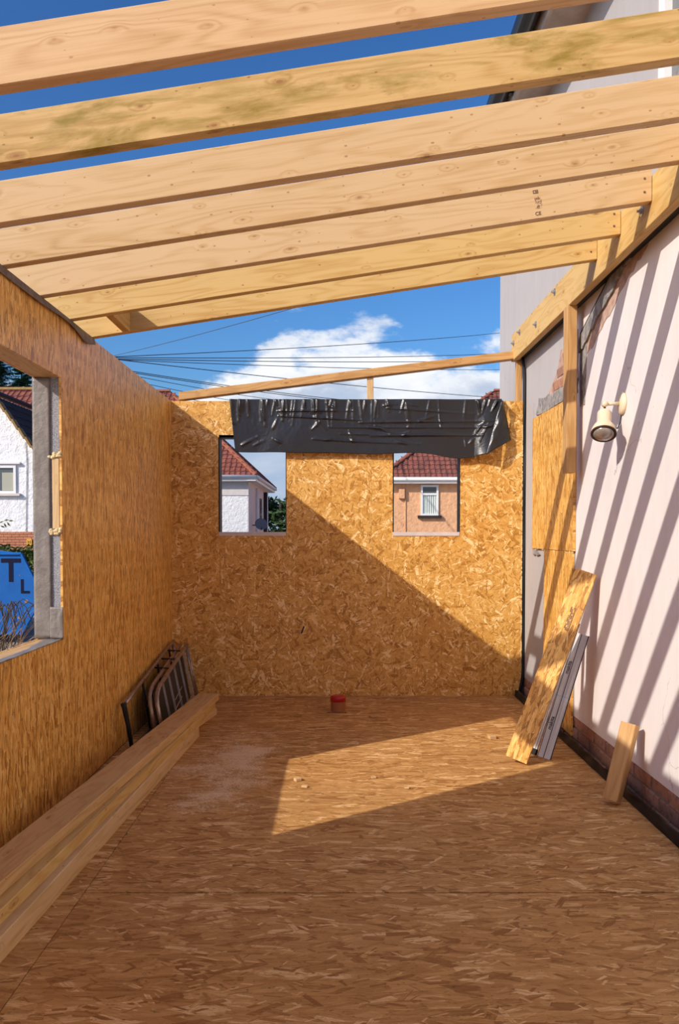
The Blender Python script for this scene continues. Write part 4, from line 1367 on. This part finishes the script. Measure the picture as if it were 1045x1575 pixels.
for (p, q, r, s) in ((x0, x0 + 0.07, z0, z1), (x1 - 0.07, x1, z0, z1), (x0 + 0.07, x1 - 0.07, z0, z0 + 0.07), (x0 + 0.07, x1 - 0.07, z1 - 0.07, z1)):
    win.box(p, q, GY - 0.05, GY + 0.02, r, s)
wf = win.build('window', pvc, gh)
MB().box(x0 + 0.07, x1 - 0.07, GY - 0.01, GY + 0.01, z0 + 0.07, z1 - 0.07).build('pane', glass_dark, wf)
MB().box(x1 - 0.40, x1 - 0.075, GY - 0.02, GY - 0.009, z0 + 0.08, z1 - 0.20).build('blind', blind_m, wf)
MB().box(x0 - 0.1, x1 + 0.12, GY - 0.11, GY, z0 - 0.07, z0).build('window_sill', white_board, gh)
MB().box(x0 - 0.1, x1 + 0.13, GY - 0.09, GY, z1 + 0.04, z1 + 0.09).build('window_hood', pvc, gh)
cz = at(40, 680, GY)
MB().tube([(cz.x, GY - 0.02, cz.z), (cz.x + 0.03, GY - 0.02, cz.z - 0.6), (cz.x - 0.02, GY - 0.02, 1.2)], 0.008, 5).build('wall_cable', cable_m, gh)
p = at(46, 834, GY)
MB().box(p.x - 0.07, p.x + 0.07, GY - 0.06, GY - 0.03, p.z - 0.08, p.z + 0.08).build('hydrant_sign', simple('yellow_sign', (0.80, 0.42, 0.02), 0.6), gh)
text('sign_letter', 'H', 0.13, ink, gh, Matrix.Translation((p.x, GY - 0.062, p.z)) @ Matrix.Rotation(math.pi / 2, 4, 'X'))


def leaf_mass(name, mat, clumps, n, size, label, cat, group=None, seed=1, base=None, trunk=None):
    rr = random.Random(seed)
    root = empty(name, base)
    tag(root, label, cat, group)
    mb = MB()
    for _ in range(n):
        c, rad = rr.choice(clumps)
        while True:
            p = Vector((rr.uniform(-1, 1), rr.uniform(-1, 1), rr.uniform(-1, 1)))
            if 0.45 < p.length < 1:
                break
        p = Vector(c) + Vector((p.x * rad[0], p.y * rad[1], p.z * rad[2]))
        a = Vector((rr.uniform(-1, 1), rr.uniform(-1, 1), rr.uniform(-0.6, 0.6))).normalized()
        b = a.cross(Vector((rr.uniform(-1, 1), rr.uniform(-1, 1), rr.uniform(-1, 1)))).normalized()
        s = size * rr.uniform(0.6, 1.4)
        mb.add([p - a * s, p + b * s * 0.45, p + a * s, p - b * s * 0.45], [(0, 1, 2, 3)])
    f = mb.build('foliage', mat, root)
    f['kind'] = 'stuff'
    if trunk:
        MB().tube([base, trunk], [0.22, 0.10], 8).build('trunk', bark, root)
    return root


c0 = at(432, 775, 58)
cl = []
rr = random.Random(5)
for k in range(16):
    cl.append(((c0.x + rr.uniform(-2.2, 3.0), 58 + rr.uniform(-1.5, 1.5), c0.z + rr.uniform(-3.0, 0.5)), (1.2, 1.2, 0.9)))
leaf_mass('leafy_tree', leaf_dark, cl, 9000, 0.16, 'dark green bushy tree behind the white house in the left back window', 'tree', None, 3, (c0.x, 58, -1.0), (c0.x, 58, c0.z))
# clipped hedge in front of the gabled house
hz = at(30, 838, 21.0).z
cl = [((-12 + 0.35 * k, 21.0 + rr.uniform(-.1, .1), -0.1 + (hz - 0.1) * j / 4.0), (0.32, 0.40, 0.22)) for k in range(16) for j in range(5)]
leaf_mass('garden_hedge', leaf_hedge, cl, 14000, 0.055, 'clipped green hedge below the brick base of the gabled house', 'hedge', None, 4, (-9.5, 21.0, -0.25))
# conifers behind the gabled house
def conifer(px, py_top, d, h, seed, label):
    rr = random.Random(seed)
    top = at(px, py_top, d)
    root = empty('conifer', (top.x, d, -0.25))
    tag(root, label, 'tree', 'conifers behind the gabled house')
    MB().tube([(top.x, d, -0.25), (top.x, d, top.z)], [0.30, 0.03], 7).build('trunk', bark, root)
    mb = MB()
    for k in range(900):
        t = rr.random() ** 0.8
        z = top.z - h * t
        L = 0.35 + 2.6 * t ** 0.8 * rr.uniform(0.6, 1.1)
        a = rr.uniform(0, 2 * math.pi)
        dr = Vector((math.cos(a), math.sin(a), rr.uniform(0.05, 0.35)))
        p0 = Vector((top.x, d, z))
        for q in range(9):
            f = (q + 1) / 9
            c = p0 + dr * (L * f) - Vector((0, 0, 0.25 * f * f * L * 0.4))
            for sgn in (-1, 1):
                side = dr.cross(Vector((0, 0, 1))).normalized() * sgn
                tip = c + (dr * 0.6 + side).normalized() * (0.5 * (1.1 - 0.5 * f)) + Vector((0, 0, rr.uniform(-0.12, 0.02)))
                w = dr.normalized() * 0.07
                mb.add([c - w, c + w, tip], [(0, 1, 2)])
    o = mb.build('foliage', leaf_fir, root)
    o['kind'] = 'stuff'
    return root


conifer(-6, 528, 54.0, 10.0, 2, 'taller conifer at the picture edge behind the red tiled roof')
conifer(33, 556, 60.0, 11.0, 3, 'shorter conifer behind the red tiled roof, beside the window jamb')

# blue skip
SY = 12.0
sk = empty('waste_skip', (-5.3, SY, -0.12))
tag(sk, 'blue painted steel skip with dark lettering outside the side window', 'skip')
tr, wr1, wr2, bt = at(33, 851.7, SY), at(58.7, 903, SY), at(58.7, 931, SY), at(33, 976, SY)
cxk = -5.75
mir = lambda p: 2 * cxk - p.x
poly = [(mir(tr), tr.z), (tr.x, tr.z), (wr1.x, wr1.z), (wr2.x, wr2.z), (bt.x, bt.z), (mir(bt), bt.z), (mir(wr2), wr2.z), (mir(wr1), wr1.z)]
MB().prism(poly, 0, 0.03, lambda u, v, w: (u, SY + w, v)).build('end_panel', skip_blue, sk)
MB().prism(poly, 2.4, 2.43, lambda u, v, w: (u - 0.55 * w, SY + w, v)).build('end_panel', skip_blue, sk)
for i in (2, 3, 4, 5, 6, 7, 1):
    a, b = poly[i], poly[(i + 1) % 8]
    if i == 7:
        continue
    MB().add([(a[0], SY + 0.03, a[1]), (b[0], SY + 0.03, b[1]), (b[0] - 1.32, SY + 2.4, b[1]), (a[0] - 1.32, SY + 2.4, a[1])], [(0, 1, 2, 3)]).build('side_panel', skip_blue, sk)
    solid(sk.children[-1], 0.02)
for (a, b) in ((poly[0], poly[1]), (poly[1], poly[2])):
    MB().tube([(a[0], SY - 0.01, a[1]), (b[0], SY - 0.01, b[1])], 0.022, 6).build('rim_bar', skip_blue, sk)
Mt = Matrix.Translation((0, SY - 0.004, 0)) @ Matrix.Rotation(math.pi / 2, 4, 'X')
pT = at(17, 879, SY)
text('letter', 'T', 0.46, skip_navy, sk, Matrix.Translation((pT.x, SY - 0.004, pT.z)) @ Matrix.Rotation(math.pi / 2, 4, 'X'))
pE = at(-5, 879, SY)
text('letter', 'E', 0.37, skip_navy, sk, Matrix.Translation((pE.x - 0.06, SY - 0.004, pE.z)) @ Matrix.Rotation(math.pi / 2, 4, 'X'))
pL = at(38, 903, SY)
text('letter', 'L', 0.28, skip_navy, sk, Matrix.Translation((pL.x, SY - 0.004, pL.z)) @ Matrix.Rotation(math.pi / 2, 4, 'X'))
for (px, py, r) in ((41, 925, 0.03), (18, 936, 0.015), (30, 950, 0.025), (24, 950, 0.015), (30.5, 885, 0.008)):
    p = at(px, py, SY)
    rr = random.Random(int(px))
    MB().prism([(p.x + r * rr.uniform(.6, 1.2) * math.cos(a * .785), p.z + r * rr.uniform(.6, 1.2) * math.sin(a * .785)) for a in range(8)], -0.002, 0.001, lambda u, v, w: (u, SY + w, v)).build('rust_spot', rust, sk)

# dried plant outside the side window sill
dpl = empty('dried_plant', (-3.05, 7.4, -0.25))
tag(dpl, 'dried straw-coloured garden plant with bent stems outside the side window', 'plant')
rr = random.Random(21)
mb = MB()
for k in range(150):
    b0 = Vector((-2.98 + rr.uniform(-0.28, 0.16), 7.4 + rr.uniform(-0.25, 0.25), -0.25))
    hh = rr.uniform(0.5, 1.05)
    lean_ = Vector((rr.uniform(-0.5, 0.5), rr.uniform(-0.4, 0.4), 0))
    droop = rr.uniform(0.0, 0.5)
    pts = []
    for q in range(8):
        t = q / 7
        pts.append(b0 + Vector((lean_.x * t * t, lean_.y * t * t, hh * (t - droop * max(0, t - 0.55) ** 1.5 * 2.2))))
    mb.tube(pts, [0.006 * (1 - 0.75 * q / 7) for q in range(8)], 4)
mb.build('dry_stems', straw, dpl)['kind'] = 'stuff'
mb = MB()
for k in range(22):
    b0 = Vector((-2.98 + rr.uniform(-0.25, 0.14), 7.4 + rr.uniform(-0.25, 0.25), 0.25))
    dr = Vector((rr.uniform(-0.2, 0.45), rr.uniform(-0.3, 0.3), 0))
    pts = [b0 + dr * t + Vector((0, 0, 0.42 * math.sin(t * 2.6) + 0.05)) for t in (0, .2, .4, .6, .8, 1)]
    mb.tube(pts, [0.004] * 6, 4)
mb.build('dark_twigs', bark, dpl)['kind'] = 'stuff'

lt = empty('leafy_twig', (-3.15, 7.0, -0.25))
tag(lt, 'thin twig with a few green leaves above the dried plant', 'plant')
pa = at(-8, 815, 7.0)
MB().tube([(-3.15, 7.0, -0.25), (pa.x - 0.05, 7.0, pa.z - 0.2), tuple(pa)], [0.008, 0.006, 0.004], 5).build('twig', bark, lt)
for (px, py, ang) in ((2, 803, 0.4), (10, 800, 0.1), (17, 801, 0.0), (13, 806, -1.0), (8, 808, -1.2), (4, 810, -0.4)):
    p = at(px, py, 7.0)
    dr = Vector((math.cos(ang), 0.2, math.sin(ang)))
    sd = Vector((-math.sin(ang), 0.5, math.cos(ang))).normalized()
    MB().add([p - dr * 0.022, p + sd * 0.008, p + dr * 0.024, p - sd * 0.008], [(0, 1, 2, 3)]).build('leaf', leaf_hedge, lt)
    solid(lt.children[-1], 0.001)

# telegraph pole and overhead cables
PY = 21.0
PX = at(150, 545, PY)
tp = empty('telegraph_pole', (PX.x, PY, -0.25))
tag(tp, 'wooden telegraph pole behind the left wall where the cables meet', 'pole')
MB().tube([(PX.x, PY, -0.25), (PX.x, PY, PX.z - 0.05)], [0.15, 0.10], 10).build('shaft', pole_m, tp)
for k in range(6):
    MB().tube([(PX.x + 0.08, PY, PX.z - 0.1 * k - 0.05), (PX.x + 0.22, PY, PX.z - 0.1 * k - 0.05)], 0.02, 6).build('cable_bracket', zinc, tp)
CAB = [((548, 30), (790, 372, 8.2), 0.012, 'topmost overhead cable rising from the left towards the old house'),
       ((549, 30), (800, 509, 44), 0.02, 'second overhead cable from the top, rising slightly to the old house corner'),
       ((550, 30), (830, 541, 44), 0.02, 'third overhead cable from the top, nearly level across the clouds'),
       ((552, 30), (830, 552, 44), 0.02, 'fourth overhead cable from the top, nearly level across the clouds'),
       ((553, 30), (830, 568, 44), 0.018, 'fifth overhead cable from the top, level across the clouds'),
       ((552, 30), (800, 614, 40), 0.02, 'cable sloping down to the right across the bright cumulus'),
       ((566, 30), (560, 618, 38), 0.02, 'upper one of a close pair of cables sloping down behind the rail'),
       ((568, 30), (560, 621, 38), 0.02, 'lower one of a close pair of cables sloping down behind the rail'),
       ((571, 30), (450, 618, 38), 0.016, 'thin cable below the close pair, sloping down to the right'),
       ((578, 30), (400, 622, 38), 0.016, 'second lowest thin cable just above the far left wall corner'),
       ((584, 30), (360, 626, 38), 0.016, 'lowest thin cable just above the far left wall corner')]
for (pyk, dk), (ex, ey, ed), rad, lab in CAB:
    a = at(171.5, pyk, PY)
    b = at(ex, ey, ed)
    pts = []
    for k in range(25):
        t = k / 24
        p = a.lerp(b, t)
        p.z -= 0.12 * 4 * t * (1 - t) * ((b - a).length / 30.0)
        pts.append(p)
    rs = [rad * (0.45 + 0.55 * min(1, p.y / 30.0)) * 0.62 for p in pts]
    o = MB().tube(pts, rs, 5).build('overhead_cable', cable_m)
    tag(o, lab, 'cable', 'overhead cables')
